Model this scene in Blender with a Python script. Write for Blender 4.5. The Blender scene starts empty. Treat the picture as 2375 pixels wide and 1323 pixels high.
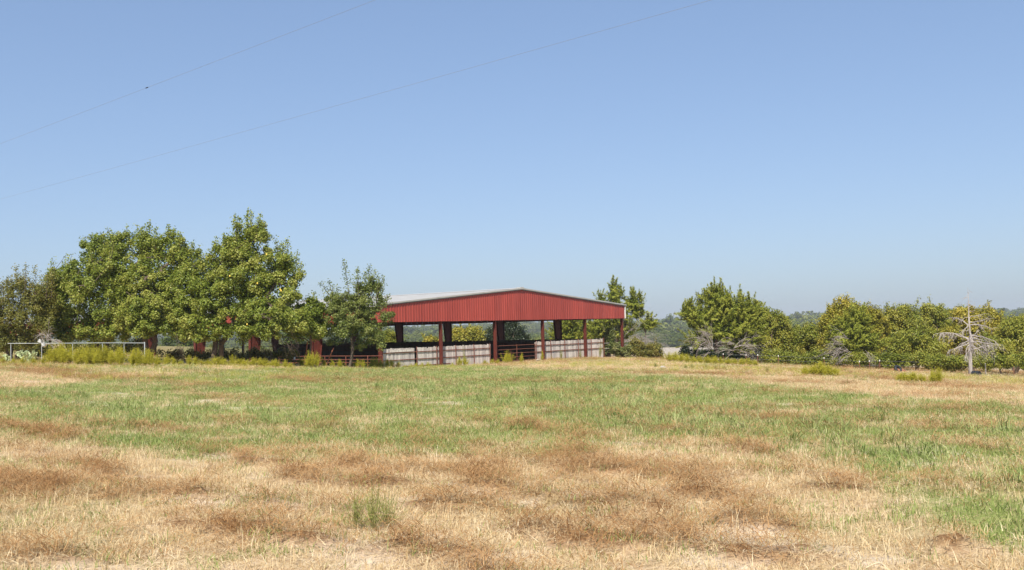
import bpy, math, random
import numpy as np
from mathutils import Matrix, Vector

random.seed(7)
RNG = np.random.default_rng(11)
SC = bpy.context.scene
COL = SC.collection

# ------------------------------------------------------------------ camera
F = 2309.0                      # focal length in photo pixels (35 mm lens)
PITCH, ROLL, CZ = 2.49, -1.55, 1.6
cam_data = bpy.data.cameras.new('camera')
cam = bpy.data.objects.new('camera', cam_data)
COL.objects.link(cam)
cam_data.lens = 35.0
cam_data.sensor_width = 36.0
cam_data.clip_start = 0.1
cam_data.clip_end = 12000
RM = Matrix.Rotation(math.radians(90 + PITCH), 4, 'X') @ Matrix.Rotation(math.radians(ROLL), 4, 'Z')
cam.matrix_world = Matrix.Translation((0, 0, CZ)) @ RM
SC.camera = cam
R3 = np.array(RM.to_3x3())

# ------------------------------------------------------------------ light
SUN_EL, SUN_AZ = 50.0, 188.0    # azimuth clockwise from +Y (the way we look); the sun stands behind the camera
w = bpy.data.worlds.new('World')
SC.world = w
w.use_nodes = True
nt = w.node_tree
nt.nodes.clear()
sky = nt.nodes.new('ShaderNodeTexSky')
sky.sky_type = 'NISHITA'
sky.sun_disc = False
sky.sun_elevation = math.radians(SUN_EL)
sky.sun_rotation = math.radians(SUN_AZ)
sky.altitude = 0
sky.air_density = 1.0
sky.dust_density = 1.0
sky.ozone_density = 1.0
bg = nt.nodes.new('ShaderNodeBackground')
bg.inputs['Strength'].default_value = 0.12
wo = nt.nodes.new('ShaderNodeOutputWorld')
# the camera's soft tone curve and white balance on the sky, the same in every direction
gm_ = nt.nodes.new('ShaderNodeGamma'); gm_.inputs['Gamma'].default_value = 0.6
wb = nt.nodes.new('ShaderNodeMix'); wb.data_type = 'RGBA'; wb.blend_type = 'MULTIPLY'; wb.inputs[0].default_value = 1.0; wb.clamp_result = False
wb.inputs[7].default_value = (1.16, 1.38, 1.76, 1)
nt.links.new(sky.outputs[0], gm_.inputs[0]); nt.links.new(gm_.outputs[0], wb.inputs[6]); nt.links.new(wb.outputs[2], bg.inputs[0])
nt.links.new(bg.outputs[0], wo.inputs[0])
sd = bpy.data.lights.new('sun', 'SUN')
sd.energy = 5.0
sd.angle = math.radians(0.53)
sd.color = (1.0, 0.95, 0.85)
sun = bpy.data.objects.new('sun', sd)
COL.objects.link(sun)
e, a = math.radians(SUN_EL), math.radians(SUN_AZ)
sv = Vector((math.sin(a) * math.cos(e), math.cos(a) * math.cos(e), math.sin(e)))
sun.rotation_euler = sv.to_track_quat('Z', 'Y').to_euler()
sun.location = (0, -20, 40)

SC.render.engine = 'CYCLES'
SC.view_settings.view_transform = 'Standard'
SC.view_settings.look = 'None'
SC.view_settings.exposure = 0.4
SC.view_settings.gamma = 1.0
SC.view_settings.use_curve_mapping = False
SC.cycles.volume_bounces = 0
SC.cycles.max_bounces = 6
SC.cycles.diffuse_bounces = 3
SC.cycles.transmission_bounces = 4
SC.cycles.transparent_max_bounces = 4
SC.cycles.volume_step_rate = 10

# ------------------------------------------------------------------ numbers
def vnoise(x, y, seed=0):
    x = np.asarray(x, float); y = np.asarray(y, float)
    xi = np.floor(x).astype(np.int64); yi = np.floor(y).astype(np.int64)
    fx = x - xi; fy = y - yi
    fx = fx * fx * (3 - 2 * fx); fy = fy * fy * (3 - 2 * fy)
    def h(i, j):
        n = (i * 374761393 + j * 668265263 + seed * 1442695041) & 0xffffffff
        n = ((n ^ (n >> 13)) * 1274126177) & 0xffffffff
        n = n ^ (n >> 16)
        return (n & 0xffff) / 65535.0
    return ((h(xi, yi) * (1 - fx) + h(xi + 1, yi) * fx) * (1 - fy)
            + (h(xi, yi + 1) * (1 - fx) + h(xi + 1, yi + 1) * fx) * fy)

def fbm(x, y, seed=0, o=4):
    s = 0; a = 0.5; t = 0
    for k in range(o):
        s = s + a * vnoise(x * 2**k, y * 2**k, seed + k * 17); t += a; a *= 0.55
    return s / t

def sstep(a, b, x):
    t = np.clip((x - a) / (b - a), 0, 1)
    return t * t * (3 - 2 * t)

TY = [-400, -50, 0, 8, 17, 37, 63, 83, 105, 145, 180, 260, 360, 480, 850, 1000, 1500, 2200, 3000, 3500, 4200]
TZ = [2, .3, 0, 0, -.15, -.55, -.95, -1.3, -1.55, -1.9, -3.5, -8.5, -13, -14.5, -15, -13, -10.5, -8, -4, -2.5, -6]
_ty = np.arange(-400, 4201, 1.0)
_tz = np.interp(_ty, TY, TZ)
_k = np.hanning(9); _k /= _k.sum()
_near = np.convolve(np.pad(_tz, 4, mode='edge'), _k, 'valid')
_k2 = np.hanning(81); _k2 /= _k2.sum()
_far = np.convolve(np.pad(_tz, 40, mode='edge'), _k2, 'valid')
_w = sstep(150, 260, _ty)
_tz = _near * (1 - _w) + _far * _w

def ground_z(x, y):
    x = np.asarray(x, float); y = np.asarray(y, float)
    z = np.interp(y, _ty, _tz)
    lat = 1 - sstep(140, 400, y)
    xr = np.minimum(x, 90); xl = np.maximum(x, -90)
    z = z - 0.065 * np.logaddexp(0, (xr - 8) / 3) * 3 * lat * sstep(0, 40, y)
    z = z + 0.052 * np.logaddexp(0, (-6 - xl) / 3) * 3 * lat * sstep(0, 40, y)
    z = z + (fbm(x / 9 + 3, y / 9, 5, 3) - .5) * 0.28 * sstep(6, 30, y) * (1 - sstep(68, 78, y) * (1 - sstep(150, 200, y)))
    z = z + (fbm(x / 1.3, y / 1.3, 8, 3) - .5) * 0.09 * (1 - sstep(60, 120, y))
    # the barn stands on its own level pad
    ub, vb = to_barn(x, y)
    db = np.maximum(np.maximum(-ub, ub - BW), np.maximum(-vb, vb - BL))
    pad = 1 - sstep(0, 7, db)
    z = np.where(z > BZ, z * (1 - pad) + (BZ - .02) * pad, z)
    far = sstep(900, 1800, y)
    z = z + (fbm(x / 420 + 9, y / 800 + 2, 21, 3) - .5) * 20 * far
    z = z + (x / np.maximum(y, 1)) * 3 * far
    return z

def ray(px, py):
    return R3 @ np.array([(px - 1187.5) / F, -(py - 661.5) / F, -1.0])

def at(px, py, Y):
    r = ray(px, py)
    return Vector((r[0] * Y / r[1], Y, CZ + r[2] * Y / r[1]))

def on_ground(px, Y):
    """world point on the ground at distance Y on the column of photo pixel px"""
    v = at(px, 762, Y)
    # the camera roll moves the column a little with height
    g = float(ground_z(v.x, Y))
    x = v.x + (v.z - g) * math.tan(math.radians(-ROLL)) * 1.0
    return Vector((x, Y, float(ground_z(x, Y))))

def hit(px, py):
    r = ray(px, py)
    Y = 4.0
    step = 0.05
    while Y < 200:
        p = (r[0] * Y / r[1], CZ + r[2] * Y / r[1])
        if p[1] <= float(ground_z(p[0], Y)):
            return np.array([p[0], Y])
        Y *= 1.004
    return np.array([r[0] * Y / r[1], 90.0])

# ------------------------------------------------------------------ materials
def lk(m, a, b): m.node_tree.links.new(a, b)

def base_mat(name):
    m = bpy.data.materials.new(name); m.use_nodes = True
    n = m.node_tree.nodes
    return m, n, n['Principled BSDF']

def ramp(n, stops):
    r = n.new('ShaderNodeValToRGB')
    el = r.color_ramp.elements
    while len(el) < len(stops): el.new(0.5)
    for e_, (p, c) in zip(el, stops):
        e_.position = p; e_.color = (*c, 1)
    return r

def mat_plain(name, c1, c2, scale=6, rough=0.7, spec=0.3, metal=0.0, stretch=(1, 1, 1), bump=0.0, detail=5):
    m, n, p = base_mat(name)
    tc = n.new('ShaderNodeTexCoord'); mp = n.new('ShaderNodeMapping')
    mp.inputs['Scale'].default_value = stretch
    lk(m, tc.outputs['Object'], mp.inputs[0])
    no = n.new('ShaderNodeTexNoise'); no.inputs['Scale'].default_value = scale; no.inputs['Detail'].default_value = detail
    no.inputs['Roughness'].default_value = 0.65
    lk(m, mp.outputs[0], no.inputs['Vector'])
    r = ramp(n, [(0.3, c1), (0.7, c2)])
    lk(m, no.outputs[0], r.inputs[0]); lk(m, r.outputs[0], p.inputs['Base Color'])
    p.inputs['Roughness'].default_value = rough
    p.inputs['Specular IOR Level'].default_value = spec
    p.inputs['Metallic'].default_value = metal
    if bump:
        b = n.new('ShaderNodeBump'); b.inputs['Strength'].default_value = bump; b.inputs['Distance'].default_value = 0.02
        lk(m, no.outputs[0], b.inputs['Height']); lk(m, b.outputs[0], p.inputs['Normal'])
    return m

def mat_leaf(name, stops, rough=0.45, spec=0.5, trans=0.3, instancer=False):
    m, n, p = base_mat(name)
    at_ = n.new('ShaderNodeAttribute'); at_.attribute_name = 'tint'
    fac = at_.outputs['Fac']
    if instancer:
        a2 = n.new('ShaderNodeAttribute'); a2.attribute_name = 'itint'; a2.attribute_type = 'INSTANCER'
        mx = n.new('ShaderNodeMath'); mx.operation = 'MULTIPLY_ADD'
        mx.inputs[1].default_value = 0.5
        m2 = n.new('ShaderNodeMath'); m2.operation = 'MULTIPLY'; m2.inputs[1].default_value = 0.5
        lk(m, a2.outputs['Fac'], m2.inputs[0])
        lk(m, fac, mx.inputs[0]); lk(m, m2.outputs[0], mx.inputs[2])
        fac = mx.outputs[0]
    r = ramp(n, stops)
    lk(m, fac, r.inputs[0])
    lk(m, r.outputs[0], p.inputs['Base Color'])
    p.inputs['Roughness'].default_value = rough
    p.inputs['Specular IOR Level'].default_value = spec
    tr = n.new('ShaderNodeBsdfTranslucent'); lk(m, r.outputs[0], tr.inputs[0])
    mix = n.new('ShaderNodeMixShader'); mix.inputs[0].default_value = trans
    lk(m, p.outputs[0], mix.inputs[1]); lk(m, tr.outputs[0], mix.inputs[2])
    lk(m, mix.outputs[0], n['Material Output'].inputs['Surface'])
    return m

M = {}
M['siding'] = mat_plain('red_painted_steel', (.38, .058, .046), (.44, .072, .056), 0.8, 0.42, 0.4, stretch=(1, 1, .3), detail=8)
M['steel_red'] = mat_plain('rust_red_primer', (.085, .018, .012), (.155, .036, .022), 3.0, 0.65, 0.3, stretch=(1, 1, .5), detail=8)
M['roof'] = mat_plain('weathered_pale_roof_steel', (.36, .35, .335), (.44, .43, .415), .6, 0.45, 0.4)
M['trim'] = mat_plain('pale_trim_steel', (.36, .35, .32), (.46, .445, .41), 2, 0.5, 0.3)
M['trimdark'] = mat_plain('grey_trim_steel', (.16, .155, .145), (.22, .21, .20), 2, 0.5, 0.3)
M['white'] = mat_plain('white_paint', (.68, .66, .62), (.8, .78, .74), 5, 0.5, 0.3)
M['pipe'] = mat_plain('rusty_pipe', (.13, .045, .030), (.24, .095, .065), 6, 0.75, 0.2)
M['pipe_white'] = mat_plain('galvanised_pipe', (.36, .39, .39), (.50, .53, .53), 4, 0.5, 0.4)
M['pole_orange'] = mat_plain('orange_rusted_pole', (.30, .10, .055), (.42, .15, .09), 6, 0.7, 0.2)
M['dark_rubber'] = mat_plain('dark_rubber', (.008, .010, .013), (.020, .024, .030), 5, 0.6, 0.4)
M['bark'] = mat_plain('grey_brown_bark', (.075, .055, .042), (.16, .12, .09), 9, 0.9, 0.1, stretch=(1, 1, .25), bump=.4)
M['deadwood'] = mat_plain('bleached_dead_wood', (.25, .215, .195), (.54, .49, .455), 7, 0.9, 0.1, stretch=(1, 1, .3))
M['deadbrush'] = mat_plain('grey_dead_twigs', (.24, .20, .175), (.50, .44, .40), 7, 0.9, 0.1)
M['rock'] = mat_plain('pale_limestone', (.42, .37, .31), (.62, .57, .5), 8, 0.95, 0.1, bump=.4)
M['soil'] = mat_plain('turned_red_soil', (.20, .09, .05), (.34, .17, .10), 8, 0.95, 0.05)
M['cactus'] = mat_plain('blue_green_cactus_skin', (.36, .43, .20), (.52, .58, .34), 6, 0.6, 0.3)
M['fruit'] = mat_plain('yellow_fruit_skin', (.70, .48, .06), (.8, .6, .12), 6, 0.5, 0.3)
M['wire'] = mat_plain('dull_aluminium_wire', (.20, .20, .21), (.26, .26, .27), 6, 0.6, 0.3)
M['clamp'] = mat_plain('dark_line_clamp', (.01, .01, .012), (.02, .02, .02), 6, 0.6, 0.3)
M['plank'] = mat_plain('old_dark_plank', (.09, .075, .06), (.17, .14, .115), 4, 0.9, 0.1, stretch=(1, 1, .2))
def mat_siding():
    m, n, p = base_mat('red_painted_ribbed_steel')
    oi = n.new('ShaderNodeObjectInfo'); tc = n.new('ShaderNodeTexCoord'); mp = n.new('ShaderNodeMapping')
    mp.inputs['Scale'].default_value = (3.2, 3.2, .35)
    lk(m, tc.outputs['Object'], mp.inputs[0])
    no = n.new('ShaderNodeTexNoise'); no.inputs['Scale'].default_value = 1.3; no.inputs['Detail'].default_value = 9; no.inputs['Roughness'].default_value = .7
    lk(m, mp.outputs[0], no.inputs['Vector'])
    r = ramp(n, [(.25, (.25, .040, .028)), (.5, (.325, .055, .041)), (.75, (.385, .076, .057))]); lk(m, no.outputs[0], r.inputs[0])
    r2 = ramp(n, [(0, (.88, .88, .90)), (1, (1.08, 1.06, 1.04))]); lk(m, oi.outputs['Random'], r2.inputs[0])
    mx = n.new('ShaderNodeMix'); mx.data_type = 'RGBA'; mx.blend_type = 'MULTIPLY'; mx.inputs[0].default_value = 1
    lk(m, r.outputs[0], mx.inputs[6]); lk(m, r2.outputs[0], mx.inputs[7]); lk(m, mx.outputs[2], p.inputs['Base Color'])
    p.inputs['Roughness'].default_value = .42; p.inputs['Specular IOR Level'].default_value = .4
    return m
M['siding'] = mat_siding()
# weathered boards: tint per board through the object random value
def mat_board():
    m, n, p = base_mat('weathered_grey_board')
    oi = n.new('ShaderNodeObjectInfo'); tc = n.new('ShaderNodeTexCoord'); mp = n.new('ShaderNodeMapping')
    mp.inputs['Scale'].default_value = (14, 14, 1.2)
    ad = n.new('ShaderNodeVectorMath'); ad.operation = 'ADD'
    cx = n.new('ShaderNodeCombineXYZ')
    ml = n.new('ShaderNodeMath'); ml.operation = 'MULTIPLY'; ml.inputs[1].default_value = 90
    lk(m, oi.outputs['Random'], ml.inputs[0])
    for k in range(3): lk(m, ml.outputs[0], cx.inputs[k])
    lk(m, tc.outputs['Object'], mp.inputs[0]); lk(m, mp.outputs[0], ad.inputs[0]); lk(m, cx.outputs[0], ad.inputs[1])
    no = n.new('ShaderNodeTexNoise'); no.inputs['Scale'].default_value = 1.0; no.inputs['Detail'].default_value = 8
    no.inputs['Roughness'].default_value = .7
    lk(m, ad.outputs[0], no.inputs['Vector'])
    r = ramp(n, [(.28, (.30, .26, .235)), (.5, (.60, .55, .50)), (.72, (.72, .67, .62))])
    lk(m, no.outputs[0], r.inputs[0])
    r2 = ramp(n, [(0, (.68, .66, .66)), (.5, (.92, .9, .88)), (1, (1.12, 1.1, 1.06))])
    lk(m, oi.outputs['Random'], r2.inputs[0])
    mx = n.new('ShaderNodeMix'); mx.data_type = 'RGBA'; mx.blend_type = 'MULTIPLY'; mx.inputs[0].default_value = 1
    lk(m, r.outputs[0], mx.inputs[6]); lk(m, r2.outputs[0], mx.inputs[7])
    lk(m, mx.outputs[2], p.inputs['Base Color'])
    p.inputs['Roughness'].default_value = .9; p.inputs['Specular IOR Level'].default_value = .1
    return m
M['board'] = mat_board()

LF = {}
LF['pear'] = mat_leaf('glossy_green_leaf', [(0, (.105, .140, .016)), (.45, (.215, .275, .036)), (.8, (.36, .385, .065)), (1, (.47, .46, .11))], .48, .45, .42)
LF['olive'] = mat_leaf('olive_leaf', [(0, (.095, .105, .018)), (.5, (.19, .19, .034)), (1, (.32, .26, .055))], .5, .4, .3)
LF['thin'] = mat_leaf('mid_green_leaf', [(0, (.080, .115, .022)), (.5, (.170, .215, .042)), (1, (.33, .35, .10))], .45, .45, .42)
LF['oak'] = mat_leaf('oak_leaf', [(0, (.105, .145, .015)), (.5, (.235, .260, .030)), (1, (.40, .36, .055))], .5, .4, .3)
LF['oakyel'] = mat_leaf('yellowing_leaf', [(0, (.15, .165, .018)), (.5, (.32, .30, .032)), (1, (.52, .41, .06))], .5, .4, .3)
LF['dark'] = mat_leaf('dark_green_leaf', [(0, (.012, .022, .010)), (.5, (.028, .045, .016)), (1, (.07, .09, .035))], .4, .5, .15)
LF['cedar'] = mat_leaf('cedar_spray', [(0, (.11, .145, .018)), (.5, (.24, .275, .034)), (1, (.40, .40, .065))], .6, .2, .2)
LF['broom'] = mat_leaf('yellow_green_weed', [(0, (.20, .205, .018)), (.4, (.36, .35, .028)), (1, (.56, .50, .055))], .6, .2, .3)
LF['vine'] = mat_leaf('pale_vine_leaf', [(0, (.08, .11, .025)), (.5, (.18, .21, .055)), (1, (.34, .33, .13))], .5, .4, .3)
LF['fine'] = mat_leaf('fine_green_weed', [(0, (.20, .21, .06)), (.5, (.34, .34, .10)), (1, (.5, .46, .17))], .6, .2, .3)
LF['far'] = mat_leaf('far_woodland_leaf', [(0, (.06, .09, .018)), (.5, (.14, .175, .03)), (1, (.28, .27, .055))], .6, .2, .2, instancer=True)
GR = {}
GR['straw'] = mat_leaf('dry_straw', [(0, (.44, .30, .145)), (.35, (.62, .465, .25)), (.7, (.76, .615, .375)), (1, (.86, .745, .52))], .7, .2, .25, True)
GR['green'] = mat_leaf('green_grass', [(0, (.14, .20, .045)), (.4, (.24, .305, .075)), (.75, (.38, .42, .14)), (1, (.60, .52, .25))], .6, .25, .3, True)
GR['hay'] = mat_leaf('brown_hay', [(0, (.22, .105, .038)), (.5, (.40, .225, .092)), (1, (.60, .385, .19))], .7, .15, .2, True)
GR['coarse'] = mat_leaf('broad_blade_grass', [(0, (.15, .20, .055)), (.5, (.29, .34, .11)), (1, (.52, .52, .24))], .62, .18, .3, True)
GR['yellow'] = mat_leaf('yellow_green_tuft', [(0, (.28, .26, .05)), (.5, (.43, .41, .08)), (1, (.58, .52, .15))], .6, .2, .3, True)

def mat_ground():
    m, n, p = base_mat('mown_field')
    at_ = n.new('ShaderNodeAttribute'); at_.attribute_name = 'zone'
    sp = n.new('ShaderNodeSeparateColor'); lk(m, at_.outputs['Color'], sp.inputs[0])
    at2 = n.new('ShaderNodeAttribute'); at2.attribute_name = 'land'
    s2 = n.new('ShaderNodeSeparateColor'); lk(m, at2.outputs['Color'], s2.inputs[0])
    tc = n.new('ShaderNodeTexCoord')
    n1 = n.new('ShaderNodeTexNoise'); n1.inputs['Scale'].default_value = 9; n1.inputs['Detail'].default_value = 10; n1.inputs['Roughness'].default_value = .75
    lk(m, tc.outputs['Object'], n1.inputs['Vector'])
    def rp(stops):
        r = ramp(n, stops); lk(m, n1.outputs[0], r.inputs[0]); return r.outputs[0]
    straw = rp([(.32, (.36, .235, .13)), (.5, (.54, .39, .235)), (.68, (.70, .55, .38))])
    green = rp([(.3, (.15, .18, .05)), (.52, (.26, .28, .09)), (.7, (.42, .36, .17))])
    hay = rp([(.3, (.16, .085, .035)), (.5, (.30, .165, .075)), (.7, (.44, .27, .14))])
    pale = rp([(.3, (.58, .46, .34)), (.5, (.70, .59, .46)), (.7, (.80, .70, .57))])
    wood = rp([(.3, (.05, .06, .02)), (.5, (.09, .11, .03)), (.7, (.15, .16, .05))])
    crop = rp([(.3, (.34, .29, .23)), (.5, (.42, .36, .29)), (.7, (.48, .42, .34))])
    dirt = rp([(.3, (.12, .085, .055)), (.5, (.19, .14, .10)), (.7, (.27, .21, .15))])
    def mix(f, a_, b_):
        x = n.new('ShaderNodeMix'); x.data_type = 'RGBA'
        lk(m, f, x.inputs[0]); lk(m, a_, x.inputs[6]); lk(m, b_, x.inputs[7]); return x.outputs[2]
    c = mix(sp.outputs[0], straw, green)
    c = mix(sp.outputs[2], c, pale)
    c = mix(sp.outputs[1], c, hay)
    c = mix(s2.outputs[0], c, wood)
    c = mix(s2.outputs[1], c, crop)
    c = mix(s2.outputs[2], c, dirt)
    lk(m, c, p.inputs['Base Color'])
    p.inputs['Roughness'].default_value = .95; p.inputs['Specular IOR Level'].default_value = .05
    b = n.new('ShaderNodeBump'); b.inputs['Strength'].default_value = .8; b.inputs['Distance'].default_value = .03
    lk(m, n1.outputs[0], b.inputs['Height']); lk(m, b.outputs[0], p.inputs['Normal'])
    return m
M['ground'] = mat_ground()

# ------------------------------------------------------------------ object helpers
def tag(o, label=None, cat=None, group=None, kind=None):
    if label: o['label'] = label
    if cat: o['category'] = cat
    if group: o['group'] = group
    if kind: o['kind'] = kind
    return o

def empty(name, loc, rz=0):
    o = bpy.data.objects.new(name, None); COL.objects.link(o)
    o.location = loc; o.rotation_euler = (0, 0, rz); o.empty_display_size = .3
    return o

def np_mesh(name, v, f, mat, tint=None, smooth=False):
    me = bpy.data.meshes.new(name)
    v = np.ascontiguousarray(v, dtype=np.float32); f = np.ascontiguousarray(f, dtype=np.int32)
    k = f.shape[1]
    me.vertices.add(len(v)); me.vertices.foreach_set('co', v.ravel())
    me.loops.add(f.size); me.loops.foreach_set('vertex_index', f.ravel())
    me.polygons.add(len(f))
    me.polygons.foreach_set('loop_start', np.arange(0, f.size, k, dtype=np.int32))
    me.polygons.foreach_set('loop_total', np.full(len(f), k, dtype=np.int32))
    if smooth: me.polygons.foreach_set('use_smooth', np.ones(len(f), bool))
    if tint is not None:
        at_ = me.attributes.new('tint', 'FLOAT', 'POINT'); at_.data.foreach_set('value', np.asarray(tint, np.float32))
    me.update(calc_edges=True)
    if mat: me.materials.append(mat)
    return me

def link(name, me, parent=None, loc=None):
    o = bpy.data.objects.new(name, me); COL.objects.link(o)
    if parent: o.parent = parent
    if loc is not None: o.location = loc
    return o

class MB:
    def __init__(s): s.v = []; s.f = []
    def box(s, x0, x1, y0, y1, z0, z1):
        b = len(s.v)
        s.v += [(x0, y0, z0), (x1, y0, z0), (x1, y1, z0), (x0, y1, z0), (x0, y0, z1), (x1, y0, z1), (x1, y1, z1), (x0, y1, z1)]
        s.f += [tuple(b + i for i in q) for q in ((0, 3, 2, 1), (4, 5, 6, 7), (0, 1, 5, 4), (1, 2, 6, 5), (2, 3, 7, 6), (3, 0, 4, 7))]
        return s
    def prism(s, poly, off):
        """closed polygon (3D points) extruded by vector off"""
        b = len(s.v); n = len(poly)
        s.v += [tuple(p) for p in poly] + [tuple(Vector(p) + Vector(off)) for p in poly]
        s.f.append(tuple(b + i for i in range(n))[::-1]); s.f.append(tuple(b + n + i for i in range(n)))
        for i in range(n):
            j = (i + 1) % n; s.f.append((b + i, b + j, b + n + j, b + n + i))
        return s
    def tube(s, pts, rad, n=6, caps=True):
        pts = [Vector(p) for p in pts]
        if not hasattr(rad, '__len__'): rad = [rad] * len(pts)
        b = len(s.v)
        up = None
        for i, p in enumerate(pts):
            d = (pts[min(i + 1, len(pts) - 1)] - pts[max(i - 1, 0)]).normalized()
            if up is None:
                up = Vector((0, 0, 1)) if abs(d.z) < .9 else Vector((1, 0, 0))
            x = d.cross(up)
            if x.length < 1e-4: x = d.cross(Vector((1, .3, 0)))
            x.normalize(); y = x.cross(d)
            for k in range(n):
                t = 2 * math.pi * k / n
                s.v.append(tuple(p + (x * math.cos(t) + y * math.sin(t)) * rad[i]))
        for i in range(len(pts) - 1):
            for k in range(n):
                k2 = (k + 1) % n
                s.f.append((b + i * n + k, b + i * n + k2, b + (i + 1) * n + k2, b + (i + 1) * n + k))
        if caps:
            s.f.append(tuple(b + k for k in range(n))[::-1])
            s.f.append(tuple(b + (len(pts) - 1) * n + k for k in range(n)))
        return s
    def mesh(s, name, mat, smooth=False):
        me = bpy.data.meshes.new(name); me.from_pydata(s.v, [], s.f); me.materials.append(mat)
        if smooth:
            me.polygons.foreach_set('use_smooth', np.ones(len(me.polygons), bool))
        me.update(); return me
    def build(s, name, mat, parent=None, loc=None, smooth=False):
        return link(name, s.mesh(name, mat, smooth), parent, loc)

def copy_tree(o, parent=None):
    c = o.copy(); COL.objects.link(c); c.parent = parent
    for ch in list(o.children): copy_tree(ch, c)
    return c

def unit(a): return a / np.maximum(np.linalg.norm(a, axis=-1, keepdims=True), 1e-9)

def leaves(c, nrm, L, W, tint, fold=.18, axis=None, rng=RNG):
    """diamond leaves: c centres, nrm face normals"""
    n = len(c)
    nrm = unit(nrm)
    ax = rng.normal(size=(n, 3)) if axis is None else axis
    ax = unit(ax - nrm * (ax * nrm).sum(1, keepdims=True))
    bx = np.cross(nrm, ax)
    L = np.broadcast_to(L, (n,))[:, None]; W = np.broadcast_to(W, (n,))[:, None]
    v = np.empty((n, 4, 3))
    v[:, 0] = c - ax * L / 2; v[:, 1] = c + bx * W / 2 + nrm * W * fold
    v[:, 2] = c + ax * L / 2; v[:, 3] = c - bx * W / 2 + nrm * W * fold
    f = np.arange(4 * n).reshape(n, 4)
    return v.reshape(-1, 3), f, np.repeat(tint, 4)

def merge(parts):
    V = []; Fc = []; T = []; o = 0
    for v, f, t in parts:
        V.append(v); Fc.append(f + o); T.append(t); o += len(v)
    return np.concatenate(V), np.concatenate(Fc), np.concatenate(T)

def skeleton(base, trunk_pts, targets, r0, rng, wob=.25, minr=.012, sides=5):
    """connect targets to the nearest node of a growing skeleton; return MB of tapered tubes"""
    nodes = [np.array(p, float) for p in trunk_pts]
    par = [-1] + list(range(len(trunk_pts) - 1))
    order = np.argsort([np.linalg.norm(t - nodes[0]) for t in targets])
    for i in order:
        t = targets[i]
        N = np.array(nodes)
        d = np.linalg.norm(N - t, axis=1) + 0.35 * np.abs(N[:, 2] - t[2] + 0.3 * np.linalg.norm(N[:, :2] - t[:2], axis=1))
        d[N[:, 2] > t[2] + .8] += 3
        j = int(np.argmin(d))
        p0 = nodes[j]; L = np.linalg.norm(t - p0)
        k = 3 if L > 1.2 else 2
        prev = j
        for q in range(1, k + 1):
            u = q / k
            p = p0 * (1 - u) + t * u
            if q < k: p = p + rng.normal(size=3) * wob * L * .35 + np.array([0, 0, .10 * L * math.sin(math.pi * u)])
            nodes.append(p); par.append(prev); prev = len(nodes) - 1
    cnt = np.ones(len(nodes))
    for i in range(len(nodes) - 1, 0, -1): cnt[par[i]] += cnt[i]
    rad = np.maximum(r0 * (cnt / cnt[0]) ** .5, minr)
    mb = MB()
    for i in range(1, len(nodes)):
        p = par[i]
        rp_ = rad[p] if (p < len(trunk_pts)) and i < len(trunk_pts) else min(rad[p], rad[i] * 1.35)
        mb.tube([nodes[p], nodes[i]], [rp_, rad[i]], sides, caps=False)
    return mb

def shell_points(blobs, n, rng, lo=.6):
    """blobs: (c(3), r(3)); points in the outer shell of their union"""
    w_ = np.array([(r[0] * r[2] + r[0] * r[1] + r[1] * r[2]) for c, r in blobs]); w_ = w_ / w_.sum()
    out = []
    bi = rng.choice(len(blobs), size=n * 3, p=w_)
    d = unit(rng.normal(size=(n * 3, 3)))
    rr = rng.uniform(lo, 1, size=(n * 3, 1))
    C_ = np.array([b[0] for b in blobs]); R_ = np.array([b[1] for b in blobs])
    p = C_[bi] + d * rr * R_[bi]
    # reject points deep inside another blob
    inside = np.zeros(len(p), bool)
    for c, r in zip(C_, R_):
        inside |= (((p - c) / r) ** 2).sum(1) < (lo - .12) ** 2
    k = np.where(~inside)[0][:n]
    return p[k], unit((p[k] - C_[bi[k]]) / R_[bi[k]])

def clumped(blobs, nclump, nleaf, rc, L, W, rng, droop=0.0, elong=1.0, fill=.25, lo=.6, toff=0.0):
    cp, co = shell_points(blobs, nclump, rng, lo)
    n = nleaf
    ci = rng.integers(0, len(cp), n)
    rcs = rng.uniform(.6, 1.25, len(cp)) * rc
    off = rng.normal(size=(n, 3)); off = unit(off) * rng.uniform(.15, 1, (n, 1)) ** .6
    off[:, 2] *= elong
    pos = cp[ci] + off * rcs[ci][:, None]
    ctint = rng.uniform(0, 1, len(cp))
    bt_ = (vnoise(cp[:, 0] / 1.6 + 50, cp[:, 2] / 1.6 + 50, 9) - .5) * .45
    t = np.clip((ctint * .35 + bt_)[ci] + rng.uniform(0, 1, n) * .6 + toff + .02, 0, 1)
    nr = co[ci] * .4 + off * .4 + rng.normal(size=(n, 3)) * .62 + np.array([0, 0, .75])
    sz = rng.uniform(.65, 1.25, n)
    v = leaves(pos, nr, L * sz, W * sz, t, rng=rng)
    parts = [v]
    if fill > 0:
        m = int(n * fill)
        w_ = np.array([r[0] * r[1] * r[2] for c, r in blobs]); w_ = w_ / w_.sum()
        bi = rng.choice(len(blobs), size=m, p=w_)
        C_ = np.array([b[0] for b in blobs]); R_ = np.array([b[1] for b in blobs])
        d = unit(rng.normal(size=(m, 3))) * rng.uniform(0, 1, (m, 1)) ** .45
        p = C_[bi] + d * R_[bi] * .8
        parts.append(leaves(p, rng.normal(size=(m, 3)) + [0, 0, .3], L * 1.3, W * 1.3, rng.uniform(0, .7, m), rng=rng))
    return parts, cp

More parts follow.
